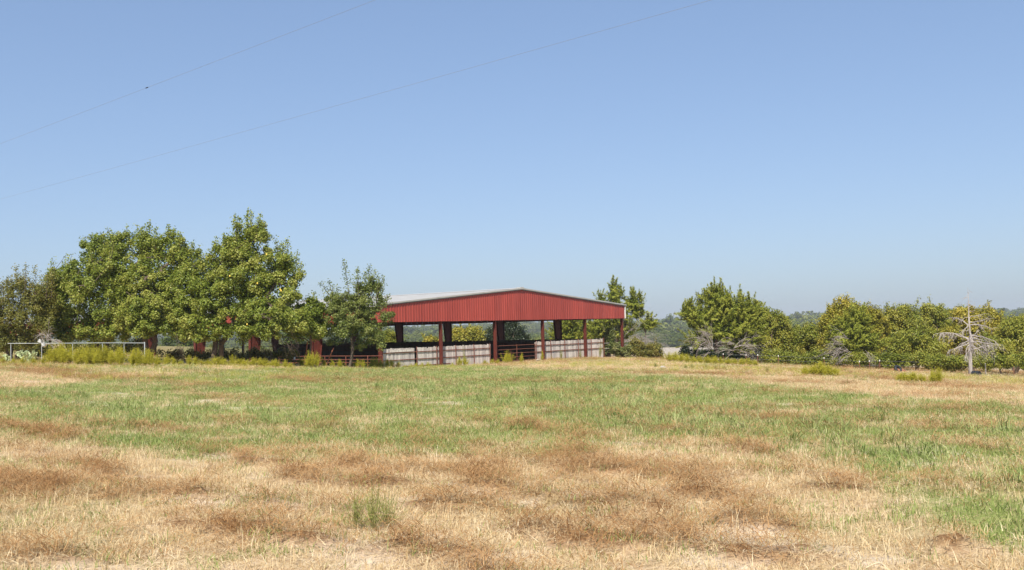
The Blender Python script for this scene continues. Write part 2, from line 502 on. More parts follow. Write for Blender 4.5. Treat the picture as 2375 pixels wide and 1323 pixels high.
def shoots(specs, Y, per, L, W, rng, rad=.16):
    """upright leafy shoots: (px, py_top, py_bottom, lean_px)"""
    parts = []; ends = []
    for (px, pt, pb, lean) in specs:
        dy = rng.uniform(-1, 1)
        top = np.array(at(px, pt, Y + dy)); bot = np.array(at(px + lean, pb, Y + dy))
        n = max(10, int(per * np.linalg.norm(top - bot)))
        u = rng.uniform(0, 1, n)[:, None]
        off = rng.normal(size=(n, 3)) * rad * (.45 + 1.0 * u)
        pos = top * (1 - u) + bot * u + off
        parts.append(leaves(pos, rng.normal(size=(n, 3)) * .8 + [0, -.3, .4], L * rng.uniform(.7, 1.2, n), W, rng.uniform(.1, 1, n), rng=rng))
        ends.append((top * .95 + bot * .05, bot))
    return parts, ends

def px_blobs(spec, Y, depth=.8):
    out = []
    for s in spec:
        px, py, rx, ry = s[:4]; dy = s[4] if len(s) > 4 else 0
        yy = Y + dy
        c = np.array(at(px, py, yy)); k = yy / F
        out.append((c, np.array([rx * k, (rx + ry) / 2 * k * depth, ry * k])))
    return out

# ------------------------------------------------------------------ barn frame of reference
BX, BY = -10.1, 75.5
BANG = math.radians(52.11)
BZ = -1.45
BW, BL, BAY = 35.15, 63.5, 7.94
UX = np.array([math.cos(BANG), math.sin(BANG)]); UY = np.array([-math.sin(BANG), math.cos(BANG)])
def to_barn(x, y):
    dx = x - BX; dy = y - BY
    return dx * UX[0] + dy * UX[1], dx * UY[0] + dy * UY[1]
def from_barn(u, v):
    return BX + u * UX[0] + v * UY[0], BY + u * UX[1] + v * UY[1]

# ------------------------------------------------------------------ field zones (world space outlines)
UP = [(-500, 935), (-200, 918), (0, 905), (300, 880), (600, 860), (1000, 850), (1400, 858), (1500, 866), (1650, 885), (1800, 902), (2100, 932), (2400, 952), (2900, 975)]
LOW = [(-500, 960), (-200, 975), (0, 1000), (200, 1036), (500, 1072), (800, 1064), (1100, 1055), (1350, 1066), (1450, 1030), (1600, 1012), (1800, 1038), (1900, 1090), (2000, 1150), (2100, 1225), (2250, 1262), (2400, 1235), (2900, 1240)]
GREEN_POLY = np.array([hit(*p) for p in UP] + [hit(*p) for p in LOW[::-1]])
def in_poly(x, y, P):
    ins = np.zeros(x.shape, bool); n = len(P); j = n - 1
    for i in range(n):
        xi, yi = P[i]; xj, yj = P[j]
        c = ((yi > y) != (yj > y)) & (x < (xj - xi) * (y - yi) / (yj - yi + 1e-12) + xi)
        ins ^= c; j = i
    return ins
def green_at(x, y, soft=0.0, rng=RNG):
    s = np.clip(y / 20, .3, 3)
    wx = (fbm(x / 2.3 / s, y / 2.3 / s, 31, 3) - .5) * 2.2 * s
    wy = (fbm(x / 2.3 / s + 40, y / 2.3 / s, 33, 3) - .5) * 3.4 * s
    jx = rng.normal(size=x.shape) * soft * s; jy = rng.normal(size=x.shape) * soft * s * 1.6
    return in_poly(x + wx + jx, y + wy + jy, GREEN_POLY)
ROWDIR = np.array([.78, -.626])
HAY = [(90, 1150, 130, 26), (90, 1012, 110, 12), (270, 1105, 60, 9), (680, 1115, 60, 15), (1180, 1140, 150, 15), (1050, 1182, 100, 17),
       (1450, 1182, 120, 20), (1750, 1215, 100, 24), (1300, 1085, 80, 10), (1340, 1060, 70, 10), (1480, 1100, 120, 11), (540, 1232, 130, 20),
       (1570, 1250, 50, 14), (2190, 1272, 80, 17), (1750, 1285, 150, 20), (1350, 1245, 180, 22), (1250, 1003, 110, 6), (1740, 1052, 80, 6),
       (1000, 1290, 120, 22), (680, 1260, 90, 15), (60, 1305, 100, 18), (830, 1090, 90, 9), (600, 1075, 60, 7), (1420, 1215, 90, 12),
       (500, 1060, 60, 6), (2020, 1110, 60, 7), (1930, 1140, 60, 8), (850, 1125, 70, 10), (460, 1150, 60, 8), (1600, 1150, 70, 10)]
PALE = [(700, 1172, 130, 10), (470, 1168, 80, 8), (1500, 1140, 100, 9), (1700, 1240, 110, 14), (1850, 1275, 130, 14), (1180, 1165, 110, 8),
        (2050, 1305, 120, 12), (1030, 1130, 80, 8), (1350, 1150, 70, 8), (950, 1165, 60, 7), (1650, 1300, 100, 12)]
def _ell(L):
    out = []
    for (px, py, a_, b_) in L:
        c = hit(px, py); l = hit(px - a_, py - a_ * .16); r = hit(px + a_, py + a_ * .16)
        t = hit(px, py - b_); bt = hit(px, py + b_)
        ax = (r - l) / 2; la = np.linalg.norm(ax); ax = ax / la
        pr = np.array([-ax[1], ax[0]])
        lb = max(abs(np.dot(t - bt, pr)) / 2, .12)
        out.append((c, ax, la, lb))
    return out
HAYE, PALEE = _ell(HAY), _ell(PALE)
def ell_field(x, y, E):
    o = np.zeros(x.shape)
    wx = (fbm(x / .4, y / .4, 51, 4) - .5) * .9; wy = (fbm(x / .4 + 9, y / .4, 53, 4) - .5) * .6
    for c, ax, la, lb in E:
        dx = x + wx - c[0]; dy = y + wy - c[1]
        u = (dx * ax[0] + dy * ax[1]) / la; v = (-dx * ax[1] + dy * ax[0]) / lb
        o = np.maximum(o, np.clip(1.25 - (u * u + v * v), 0, 1) ** .8)
    return o
def hay_at(x, y):
    u = x * ROWDIR[0] + y * ROWDIR[1]; v = -x * ROWDIR[1] + y * ROWDIR[0]
    n_ = fbm(u / 4.2, v / .5, 61, 4)
    s = np.maximum(ell_field(x, y, HAYE), sstep(.60, .72, n_) * .5)
    far = fbm(u / 8, v / 2.5, 67, 3)
    return np.clip(s * (1 - sstep(22, 34, y)) + sstep(.54, .70, far) * .55 * sstep(22, 34, y), 0, 1)
def pale_at(x, y):
    n_ = fbm(x / 1.7 + 30, y / 1.7, 71, 3)
    return np.clip(ell_field(x, y, PALEE) + sstep(.58, .72, n_) * .6 * (1 - sstep(30, 60, y)), 0, 1)

def on_ground(px, Y, py0=800):
    py = py0
    for _ in range(6):
        v = at(px, py, Y); g = float(ground_z(v.x, Y))
        py += (v.z - g) * F / Y
    return Vector((v.x, Y, g))

# ------------------------------------------------------------------ ground sheet
def axis_pts(segs):
    out = []
    for a_, b_, s in segs:
        n = max(1, int(round((b_ - a_) / s)))
        out += list(np.linspace(a_, b_, n, endpoint=False))
    return np.array(out + [segs[-1][1]])
half = [(0, 9, .14), (9, 22, .32), (22, 60, .9), (60, 120, 3), (120, 400, 14), (400, 1200, 50), (1200, 3900, 180)]
xp = axis_pts(half)
gx = np.concatenate([-xp[::-1][:-1], xp])
gy = axis_pts([(-200, -20, 30), (-20, 3, 1.5), (3, 18, .14), (18, 45, .3), (45, 110, .7), (110, 200, 3), (200, 900, 14), (900, 4000, 50)])
X, Y = np.meshgrid(gx, gy)
Z = ground_z(X, Y)
hay = hay_at(X, Y)
Z = Z + hay * .075 * (1 - sstep(24, 40, Y)) + (fbm(X / .35, Y / .35, 91, 3) - .5) * .05 * (1 - sstep(25, 45, Y))
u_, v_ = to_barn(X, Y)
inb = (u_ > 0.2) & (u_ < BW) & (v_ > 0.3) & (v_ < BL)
nx, ny = len(gx), len(gy)
idx = np.arange(nx * ny).reshape(ny, nx)
fq = np.stack([idx[:-1, :-1], idx[:-1, 1:], idx[1:, 1:], idx[1:, :-1]], -1).reshape(-1, 4)
me = np_mesh('ground', np.stack([X, Y, Z], -1).reshape(-1, 3), fq, M['ground'], smooth=True)
g = np.zeros(X.shape)
for _ in range(5): g += green_at(X, Y, .25)
g /= 5
mid = fbm(X / 5, Y / 5, 77, 4)
g = np.where(Y > 38, np.maximum(g, sstep(.52, .66, mid) * .55), g * (1 - .25 * sstep(.54, .64, fbm(X / 1.5 + 7, Y / 1.1, 79, 4))))
g = np.maximum(g, sstep(.58, .7, mid) * .35)
zc = np.stack([g, hay * (1 - .7 * g), pale_at(X, Y), np.ones_like(g)], -1).reshape(-1, 4).astype(np.float32)
at_ = me.attributes.new('zone', 'FLOAT_COLOR', 'POINT'); at_.data.foreach_set('color', zc.ravel())
crop = ((X > 55) & (X < 230) & (Y > 520) & (Y < 700)).astype(float)
wood = np.maximum(sstep(112, 160, Y), sstep(-2, -9, u_) * sstep(66, 72, Y) * sstep(-14, -22, X)) * (1 - crop)
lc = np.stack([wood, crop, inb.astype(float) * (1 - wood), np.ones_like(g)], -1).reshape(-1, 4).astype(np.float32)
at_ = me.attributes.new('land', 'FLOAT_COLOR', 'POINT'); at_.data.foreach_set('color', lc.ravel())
tag(link('ground', me), kind='structure')

# ------------------------------------------------------------------ scattering (stuff only)
def scatter(name, label, cat, pts, rot, scl, tint, idxs, protos):
    me = bpy.data.meshes.new(name)
    me.vertices.add(len(pts)); me.vertices.foreach_set('co', np.asarray(pts, np.float32).ravel())
    for nm, ty, arr in (('irot', 'FLOAT_VECTOR', rot), ('iscl', 'FLOAT_VECTOR', scl)):
        a_ = me.attributes.new(nm, ty, 'POINT'); a_.data.foreach_set('vector', np.asarray(arr, np.float32).ravel())
    a_ = me.attributes.new('itint', 'FLOAT', 'POINT'); a_.data.foreach_set('value', np.asarray(tint, np.float32))
    a_ = me.attributes.new('iidx', 'INT', 'POINT'); a_.data.foreach_set('value', np.asarray(idxs, np.int32))
    o = link(name, me)
    ng = bpy.data.node_groups.new(name, 'GeometryNodeTree')
    ng.interface.new_socket('Geometry', in_out='INPUT', socket_type='NodeSocketGeometry')
    ng.interface.new_socket('Geometry', in_out='OUTPUT', socket_type='NodeSocketGeometry')
    n = ng.nodes; L = ng.links
    gi = n.new('NodeGroupInput'); go = n.new('NodeGroupOutput')
    jn = n.new('GeometryNodeJoinGeometry')
    for pm in protos[::-1]:
        po = bpy.data.objects.new(name + '_source', pm)
        oi = n.new('GeometryNodeObjectInfo'); oi.inputs['Object'].default_value = po; oi.inputs['As Instance'].default_value = True
        L.new(oi.outputs['Geometry'], jn.inputs[0])
    ip = n.new('GeometryNodeInstanceOnPoints')
    L.new(gi.outputs[0], ip.inputs['Points']); L.new(jn.outputs[0], ip.inputs['Instance'])
    ip.inputs['Pick Instance'].default_value = True
    def na(nm, ty):
        q = n.new('GeometryNodeInputNamedAttribute'); q.data_type = ty; q.inputs['Name'].default_value = nm
        return q.outputs['Attribute']
    L.new(na('iidx', 'INT'), ip.inputs['Instance Index'])
    er = n.new('FunctionNodeEulerToRotation'); L.new(na('irot', 'FLOAT_VECTOR'), er.inputs[0]); L.new(er.outputs[0], ip.inputs['Rotation'])
    L.new(na('iscl', 'FLOAT_VECTOR'), ip.inputs['Scale'])
    L.new(ip.outputs[0], go.inputs[0])
    md = o.modifiers.new('scatter', 'NODES'); md.node_group = ng
    tag(o, label, cat, kind='stuff')
    return o

def blades(n, h, wd, spread, lean, curl, rng, flat=0.0, z0=(0, 0)):
    """grass tuft: every blade two quads"""
    bp = rng.normal(size=(n, 2)) * spread
    a_ = rng.uniform(0, 2 * math.pi, n)
    hh = rng.uniform(h[0], h[1], n); ln = np.abs(rng.normal(size=n)) * lean + flat
    d = np.stack([np.cos(a_), np.sin(a_)], -1)
    side = np.stack([-np.sin(a_ + rng.normal(size=n) * .8), np.cos(a_), np.zeros(n)], -1); side = unit(side)
    zb = rng.uniform(z0[0], z0[1], n) if z0[1] else np.zeros(n)
    P0 = np.concatenate([bp, zb[:, None]], 1)
    up = np.cos(ln); ou = np.sin(ln)
    P1 = P0 + np.concatenate([d * (ou * hh * .5)[:, None], (up * hh * .55)[:, None]], 1)
    l2 = ln + curl * rng.uniform(.3, 1.3, n)
    P2 = P1 + np.concatenate([d * (np.sin(l2) * hh * .5)[:, None], (np.cos(l2) * hh * .5)[:, None]], 1)
    P2[:, 2] = np.maximum(P2[:, 2], .004)
    w2 = wd * rng.uniform(.7, 1.3, n)[:, None] / 2
    v = np.stack([P0 - side * w2, P0 + side * w2, P1 + side * w2 * .85, P1 - side * w2 * .85, P2 + side * w2 * .15, P2 - side * w2 * .15], 1).reshape(-1, 3)
    b = np.arange(n)[:, None] * 6
    f = np.concatenate([b + [0, 1, 2, 3], b + [3, 2, 4, 5]], 0)
    return v, f, np.repeat(rng.uniform(0, 1, n), 6)

def proto(name, mat, *sets):
    v, f, t = merge(sets)
    return np_mesh(name, v, f, mat, t)

R = np.random.default_rng(5)
P_straw = [proto('straw_tuft', GR['straw'], blades(18, (.025, .095), .0044, .080, .34, .4, R), blades(12, (.05, .13), .0042, .10, .25, .5, R, flat=1.2, z0=(.005, .03))) for _ in range(4)]
P_litter = [proto('straw_litter', GR['straw'], blades(34, (.04, .13), .0042, .13, .10, .12, R, flat=1.42, z0=(.002, .022))) for _ in range(3)]
P_tall = [proto('straw_stalk', GR['straw'], blades(7, (.09, .21), .0048, .07, .26, .35, R)) for _ in range(2)]
P_green = [proto('green_tuft', GR['green'], blades(24, (.03, .10), .0062, .085, .55, .6, R)) for _ in range(4)]
P_hay = [proto('hay_tangle', GR['hay'], blades(46, (.07, .22), .0040, .10, .40, .7, R, flat=.95, z0=(.0, .10))) for _ in range(4)]
P_coarse = [proto('broad_blade_clump', GR['coarse'], blades(14, (.16, .38), .016, .07, .6, .9, R)) for _ in range(3)]
P_yel = [proto('yellow_green_tuft', GR['yellow'], blades(34, (.10, .28), .009, .11, .45, .5, R)) for _ in range(2)]

def wedge(n, y0, y1, rng, slope=.60, pad=3.0):
    yy = np.sqrt(rng.uniform(y0 * y0, y1 * y1, n)); xx = rng.uniform(-1, 1, n) * (slope * yy + pad)
    return xx, yy
def place(name, label, cat, x, y, rng, smin, smax, protos, tilt=.12, zoff=0.0, grow=True, tb=None):
    z = ground_z(x, y)
    hh = hay_at(x, y)
    z = z + hh * .075 * (1 - sstep(24, 40, y)) + (fbm(x / .35, y / .35, 91, 3) - .5) * .05 * (1 - sstep(25, 45, y)) - .006 + zoff
    n = len(x)
    rot = np.stack([rng.normal(size=n) * tilt, rng.normal(size=n) * tilt, rng.uniform(0, 6.283, n)], -1)
    s = rng.uniform(smin, smax, n) * (np.clip(.75 + y / 42, 1, 2.7) if grow else 1)
    sz = s / (np.clip(.8 + y / 60, 1, 1.7) if grow else 1)
    t = rng.uniform(0, 1, n) if tb is None else np.clip(tb + rng.normal(size=n) * .2, 0, 1)
    return scatter(name, label, cat, np.stack([x, y, z], -1), rot, np.stack([s, s, sz], -1), t, rng.integers(0, len(protos), n), protos)

def bands(dn, dm, df, rng):
    a_ = [wedge(int(dn * .62 * (22**2 - 5**2) * 1.15), 5, 22, rng), wedge(int(dm * .62 * (50**2 - 22**2)), 22, 50, rng), wedge(int(df * .62 * (104**2 - 50**2)), 50, 104, rng, .58)]
    x = np.concatenate([q[0] for q in a_]); y = np.concatenate([q[1] for q in a_])
    u, v = to_barn(x, y)
    k = ~((u > .3) & (u < BW - .2) & (v > .6) & (v < BL))
    return x[k], y[k]

# straw
x, y = bands(92, 24, 9, R)
gm = green_at(x, y, .22); hm = hay_at(x, y); pm = pale_at(x, y)
keep = (R.uniform(size=len(x)) < np.where(gm, .18 + .45 * sstep(.49, .63, fbm(x / 1.5 + 7, y / 1.1, 79, 4)), .95) * (1 - .55 * pm) * (1 - .6 * hm))
tb = .3 + .5 * fbm(x / 2.5, y / 2.5, 101, 3)
tb = np.where(y > 30, tb * .8, tb)
place('dry_grass', 'dry straw coloured stubble covering the mown field', 'grass', x[keep], y[keep], R, .7, 1.25, P_straw, tb=tb[keep])
x, y = bands(4, .8, .2, R)
keep = (~green_at(x, y, .3)) & (fbm(x / 1.4, y / 1.4, 111, 3) > .47)
place('standing_straw', 'taller pale straw stalks standing in the dry stubble', 'grass', x[keep], y[keep], R, .6, 1.25, P_tall, tb=np.full(keep.sum(), .75))
x, y = bands(70, 14, 4, R)
keep = R.uniform(size=len(x)) < np.where(green_at(x, y, .3), .25, 1.0)
place('straw_litter', 'loose dry straw litter lying flat between the stubble', 'grass', x[keep], y[keep], R, .8, 1.3, P_litter, tb=(.45 + .5 * pale_at(x, y))[keep], tilt=.05)
# green
x, y = bands(105, 36, 12, R)
gm = green_at(x, y, .3); mid = fbm(x / 5, y / 5, 77, 4)
pr = np.where(gm, 1.0 * (1 - .62 * sstep(.49, .61, fbm(x / 1.5 + 7, y / 1.1, 79, 4))), .05 + .25 * sstep(.52, .66, fbm(x / 1.6, y / 1.6, 121, 4)) + .5 * sstep(.5, .64, mid) * (y > 34))
keep = R.uniform(size=len(x)) < pr * (1 - .4 * hay_at(x, y))
place('green_grass', 'short green grass spreading across the middle of the field', 'grass', x[keep], y[keep], R, .7, 1.25, P_green, tb=(.2 + .6 * fbm(x / 3, y / 3, 131, 3))[keep])
# hay
x, y = bands(120, 26, 7, R)
hm = hay_at(x, y); gm = green_at(x, y, .2)
keep = R.uniform(size=len(x)) < np.where(gm, hm * .42 + .03, np.minimum(hm * 1.25, 1) * .72 + .03)
place('mown_hay', 'brown cut hay lying in loose windrows on the stubble', 'hay', x[keep], y[keep], R, .6, 1.25, P_hay, tilt=.2, tb=(.1 + .75 * fbm(x / 1.1, y / 1.1, 141, 3))[keep])
# coarse clumps: in drifts
x, y = wedge(60000, 8, 62, R)
dr = [(200, 940, 220, 22), (430, 975, 130, 40), (520, 950, 80, 25), (240, 985, 90, 25), (900, 885, 250, 22), (1100, 895, 200, 18), (1350, 905, 220, 22), (1450, 955, 120, 18),
      (1200, 1000, 60, 12), (880, 960, 50, 20), (1850, 995, 160, 18), (1990, 985, 100, 16), (1840, 1030, 60, 18), (2150, 1060, 90, 20), (2330, 1145, 60, 35), (2300, 1005, 80, 15), (650, 1020, 50, 14),
      (2230, 1000, 60, 12), (1060, 1020, 80, 10), (430, 855, 120, 8), (130, 855, 60, 8), (1560, 890, 120, 10)]
DE = _ell(dr)
dm = ell_field(x, y, DE)
keep = R.uniform(size=len(x)) < (dm * .50 + .003 * (y > 18)) * np.clip(12 / y, .16, 1.0)
place('broad_blade_grass', 'coarse blue-green grass blades in ragged clumps through the green band', 'grass', x[keep], y[keep], R, .45, 1.0, P_coarse, grow=False, tilt=.2)
# yellow-green tufts near the barn line
x, y = wedge(11000, 40, 104, R)
u, v = to_barn(x, y)
keep = ((fbm(x / 6 + 3, y / 6, 151, 3) > .54) & ~((u > .2) & (v > .5) & (v < BL) & (u < BW)))
keep &= R.uniform(size=len(x)) < .7
place('yellow_grass', 'yellow-green grass tufts scattered near the far edge of the field', 'grass', x[keep], y[keep], R, .7, 1.3, P_yel, grow=False)

# ------------------------------------------------------------------ far woodland
def far_proto(k, n, L):
    r = np.random.default_rng(200 + k)
    bl = [(np.array([r.normal() * 1.6, r.normal() * 1.6, 4.6 + r.normal() * .8]), np.array([2.8, 2.8, 2.6]) * r.uniform(.75, 1.15)) for _ in range(4)]
    bl.append((np.array([0, 0, 3.0]), np.array([3.6, 3.6, 2.8])))
    pa, _ = clumped(bl, 40, n, 1.0, L, L * .75, r, fill=.1)
    v, f, t = merge(pa)
    return np_mesh('far_tree', v, f, LF['far'], t)
FP = [far_proto(k, 1100, .85) for k in range(4)] + [far_proto(k + 4, 5200, .36) for k in range(4)]
def wood_pts(n, y0, y1, rng, slope=.62):
    x, y = wedge(n, y0, y1, rng, slope, 20)
    crop = (x > 50) & (x < 236) & (y > 500) & (y < 868)
    k = ~crop & ~((x / y > .112) & (x / y < .21) & (y < 708))
    return x[k], y[k]
x1, y1 = wood_pts(900, 215, 480, R); k = fbm(x1 / 60, y1 / 60, 161, 3) > .46; x1, y1 = x1[k], y1[k]
x2, y2 = wood_pts(2600, 480, 1000, R); k = fbm(x2 / 90, y2 / 90, 163, 3) > .40; x2, y2 = x2[k], y2[k]
xa = R.uniform(20, 230, 420); ya = R.uniform(708, 770, 420)
x3, y3 = wood_pts(30000, 1000, 3700, R); k = fbm(x3 / 160, y3 / 260, 165, 3) > .40; x3, y3 = x3[k], y3[k]
x = np.concatenate([x1, x2, xa, x3]); y = np.concatenate([y1, y2, ya, y3])
s = R.uniform(.55, 1.0, len(x)) * np.clip(R.lognormal(0, .28, len(x)), .7, 1.9) * 1.25 * np.where(y > 1000, 1.35, 1)
s = np.where(y < 500, np.minimum(s, .95), s)
n = len(x)
scatter('distant_woodland', 'hazy green woodland covering the valley and far hills', 'woodland', np.stack([x, y, ground_z(x, y) - .4], -1),
        np.stack([np.zeros(n), np.zeros(n), R.uniform(0, 6.28, n)], -1), np.stack([s * R.uniform(.9, 1.5, n), s * R.uniform(.9, 1.5, n), s], -1), np.clip(fbm(x / 90, y / 140, 171, 3) * 1.3 - .45 + R.uniform(0, .6, n), 0, 1), R.integers(0, 4, n) + 4 * (y < 960), FP)

# ------------------------------------------------------------------ barn
barn = empty('metal_barn', (BX, BY, BZ), BANG)
tag(barn, 'long open-sided steel barn with red ribbed gable and pale low-pitched roof', 'barn')
ZB, ZE, ZR = 3.77, 5.10, 6.54
def roof_z(x): return ZE + (ZR - ZE) * (1 - abs(x - BW / 2) / (BW / 2))
PW = .92
def profile(x0, x1):
    """rib profile of one sheet: (offset along, stand-off)"""
    out = [(x0, 0.0)]
    k = math.ceil((x0 - .001) / (PW / 3))
    x = x0
    n = 3
    for i in range(n):
        c = x0 + (i + .5) * PW / 3
        if c + .05 > x1: break
        out += [(c - .050, 0.0), (c - .026, .036), (c + .026, .036), (c + .050, 0.0)]
    out.append((x1, 0.0))
    return out
def sheet(x0, x1, zb, zt, sgn=-1, axis='x', at_=0.0):
    v = []; f = []
    pr = profile(x0, x1)
    if x0 < BW / 2 < x1 and axis == 'x':
        pr = sorted(pr + [(BW / 2, 0.0)]) if not any(abs(p[0] - BW / 2) < .06 for p in pr) else pr
    for (p, o) in pr:
        zt_ = zt(p) if callable(zt) else zt
        a_ = (p, at_ + sgn * o) if axis == 'x' else (at_ + sgn * o, p)
        v += [(a_[0], a_[1], zb), (a_[0], a_[1], zt_)]
    for i in range(len(pr) - 1):
        f.append((2 * i, 2 * i + 2, 2 * i + 3, 2 * i + 1) if sgn < 0 and axis == 'x' else (2 * i, 2 * i + 1, 2 * i + 3, 2 * i + 2))
    me = bpy.data.meshes.new('siding_panel'); me.from_pydata(v, [], f); me.materials.append(M['siding']); return me
for i in range(40):
    x0 = i * PW; x1 = min(BW, x0 + PW - .008)
    if x1 - x0 < .1: break
    yo = -.10 - (.004 if i % 2 else 0)
    link('siding_panel', sheet(x0, x1, ZB + (.012 if i % 3 == 1 else 0), lambda p: roof_z(p) - .05, -1, 'x', yo), barn)
ms = sheet(0, PW - .008, ZB, ZE - .05, -1, 'y', -.10)
ms2 = sheet(0, PW - .008, ZB, ZE - .05, 1, 'y', BW + .10)
for i in range(69):
    link('siding_panel', ms, barn, (0, i * PW, 0)); link('siding_panel', ms2, barn, (0, i * PW, 0))
# gable sheeting at the far end
b = MB(); b.prism([(0, BL + .05, ZB), (BW, BL + .05, ZB), (BW, BL + .05, ZE - .1), (BW / 2, BL + .05, ZR - .1), (0, BL + .05, ZE - .1)], (0, .03, 0)); b.build('siding_panel', M['siding'], barn)
# girts and bottom angles behind the sheeting
b = MB()
for z in (ZB - .02, ZB + .9): b.box(0.02, BW - .02, -.055, .03, z, z + .12)
b.box(-.055, .03, .04, BL, ZB - .02, ZB + .10); b.box(BW - .03, BW + .055, .04, BL, ZB - .02, ZB + .10)
b.build('girt', M['steel_red'], barn)
# roof slopes with ribs
for sgn in (0, 1):
    v = []; f = []
    n = 0; ys = []
    y0 = -.14
    while y0 < BL + .14:
        ys += [(y0, 0), (y0 + .24, 0), (y0 + .262, .035), (y0 + .30, .035), (y0 + .322, 0)]; y0 += .325
    xe = -.22 if sgn == 0 else BW + .22
    ze = roof_z(0) - .22 * (ZR - ZE) / (BW / 2)
    for (yy, o) in ys:
        v += [(xe, yy, ze + o + .03), (BW / 2, yy, ZR + o + .03)]
    for i in range(len(ys) - 1): f.append((2 * i, 2 * i + 1, 2 * i + 3, 2 * i + 2) if sgn == 0 else (2 * i, 2 * i + 2, 2 * i + 3, 2 * i + 1))
    me = bpy.data.meshes.new('roof'); me.from_pydata(v, [], f); me.materials.append(M['roof']); rf = link('roof', me, barn)
# rake trims, ridge cap, gutters, corner trims
for (x0, x1) in ((-.24, BW / 2 - .18), (BW / 2 + .18, BW + .24)):
    def rz(x): return ZE + (ZR - ZE) * (1 - abs(x - BW / 2) / (BW / 2))
    b = MB(); b.prism([(x0, -.24, rz(x0) + .0), (x1, -.24, rz(x1) + .0), (x1, -.24, rz(x1) + .115), (x0, -.24, rz(x0) + .115)], (0, .22, 0)); b.build('rake_trim', M['trim'], barn)
    b = MB(); b.prism([(x0, -.20, rz(x0) - .085), (x1, -.20, rz(x1) - .085), (x1, -.20, rz(x1) - .002), (x0, -.20, rz(x0) - .002)], (0, .06, 0)); b.build('rake_flashing', M['trimdark'], barn)
b = MB(); b.prism([(BW / 2 - .3, -.27, ZR - .02), (BW / 2 + .3, -.27, ZR - .02), (BW / 2 + .3, -.27, ZR + .14), (BW / 2, -.27, ZR + .19), (BW / 2 - .3, -.27, ZR + .14)], (0, .5, 0)); b.build('peak_box', M['trim'], barn)
b = MB(); b.prism([(BW / 2 - .25, .24, ZR + .06), (BW / 2, .24, ZR + .10), (BW / 2 + .25, .24, ZR + .06), (BW / 2, .24, ZR + .14)], (0, BL, 0)); b.build('ridge_cap', M['roof'], barn)
for x in (-.30, BW + .20):
    b = MB(); b.box(x, x + .10, .0, BL, ZE - .13, ZE + .01); b.build('gutter', M['trim'], barn)
for x in (-.16, BW + .02):
    b = MB(); b.box(x, x + .14, -.17, -.145 + .02, ZB, ZE - .09); b.box(x + (0 if x < 0 else .11), x + (.03 if x < 0 else .14), -.12, .03, ZB, ZE - .09); b.build('corner_trim', M['siding'] if x < 0 else M['white'], barn)
# endwall posts
for yy in (.04, BL - .36):
    for k in range(6):
        xc = min(max(k * BW / 5, .16), BW - .16)
        b = MB(); zt = roof_z(xc) - .12
        b.box(xc - .085, xc + .085, yy, yy + .02, -.9, zt); b.box(xc - .012, xc + .012, yy + .02, yy + .25, -.9, zt); b.box(xc - .085, xc + .085, yy + .25, yy + .27, -.9, zt)
        b.build('end_post', M['steel_red'], barn)
# tapered frames
def frame_col(mir):
    b = MB()
    def X(x): return BW - x if mir else x
    pts = [(.12, -1.2), (.82, -1.2), (.82, 0.25), (1.32, 3.75), (1.34, 4.0), (.12, 4.9)]
    th = .03
    b.prism([(X(p), -th / 2, z) for p, z in pts], (0, th, 0))
    b.box(min(X(.06), X(.115)), max(X(.06), X(.115)), -.13, .13, -1.2, 4.85)
    q = [(.825, -1.2), (.825, .25), (1.345, 4.0), (1.37, 4.0), (.85, .25), (.85, -1.2)]
    b.prism([(X(p), -.13, z) for p, z in q], (0, .26, 0))
    return b.mesh('frame_column', M['steel_red'])
def rafter(mir):
    b = MB()
    def X(x): return BW - x if mir else x
    def rz(x): return ZE + (ZR - ZE) * x / (BW / 2) - .24
    xm = BW / 2
    top = [(.12, rz(.12)), (xm, rz(xm))]; bot = [(xm, rz(xm) - .55), (6, rz(6) - .6), (1.30, rz(1.3) - 1.05)]
    b.prism([(X(p), -.012, z) for p, z in top + bot], (0, .024, 0))
    b.prism([(X(p), -.11, z) for p, z in [(.12, rz(.12) + .005), (xm, rz(xm) + .005), (xm, rz(xm) + .025), (.12, rz(.12) + .025)]], (0, .22, 0))
    b.prism([(X(p), -.11, z) for p, z in [(1.40, rz(1.4) - 1.03), (6, rz(6) - .605), (xm, rz(xm) - .555), (xm, rz(xm) - .58), (6, rz(6) - .63), (1.40, rz(1.4) - 1.055)]], (0, .22, 0))
    return b.mesh('rafter', M['steel_red'])
fc = [frame_col(0), frame_col(1)]; ra = [rafter(0), rafter(1)]
for k in range(1, 8):
    for m_ in (0, 1):
        link('frame_column', fc[m_], barn, (0, k * BAY, 0)); link('rafter', ra[m_], barn, (0, k * BAY, 0))
for m_ in (0, 1): link('rafter', ra[m_], barn, (0, .36, 0))
b = MB(); b.box(-.035, .035, .0, BL, -.09, .09); pm_ = b.mesh('purlin', M['steel_red'])
for i in range(22):
    x = .8 + i * (BW - 1.6) / 21
    link('purlin', pm_, barn, (x, 0, roof_z(x) - .09 - .02))

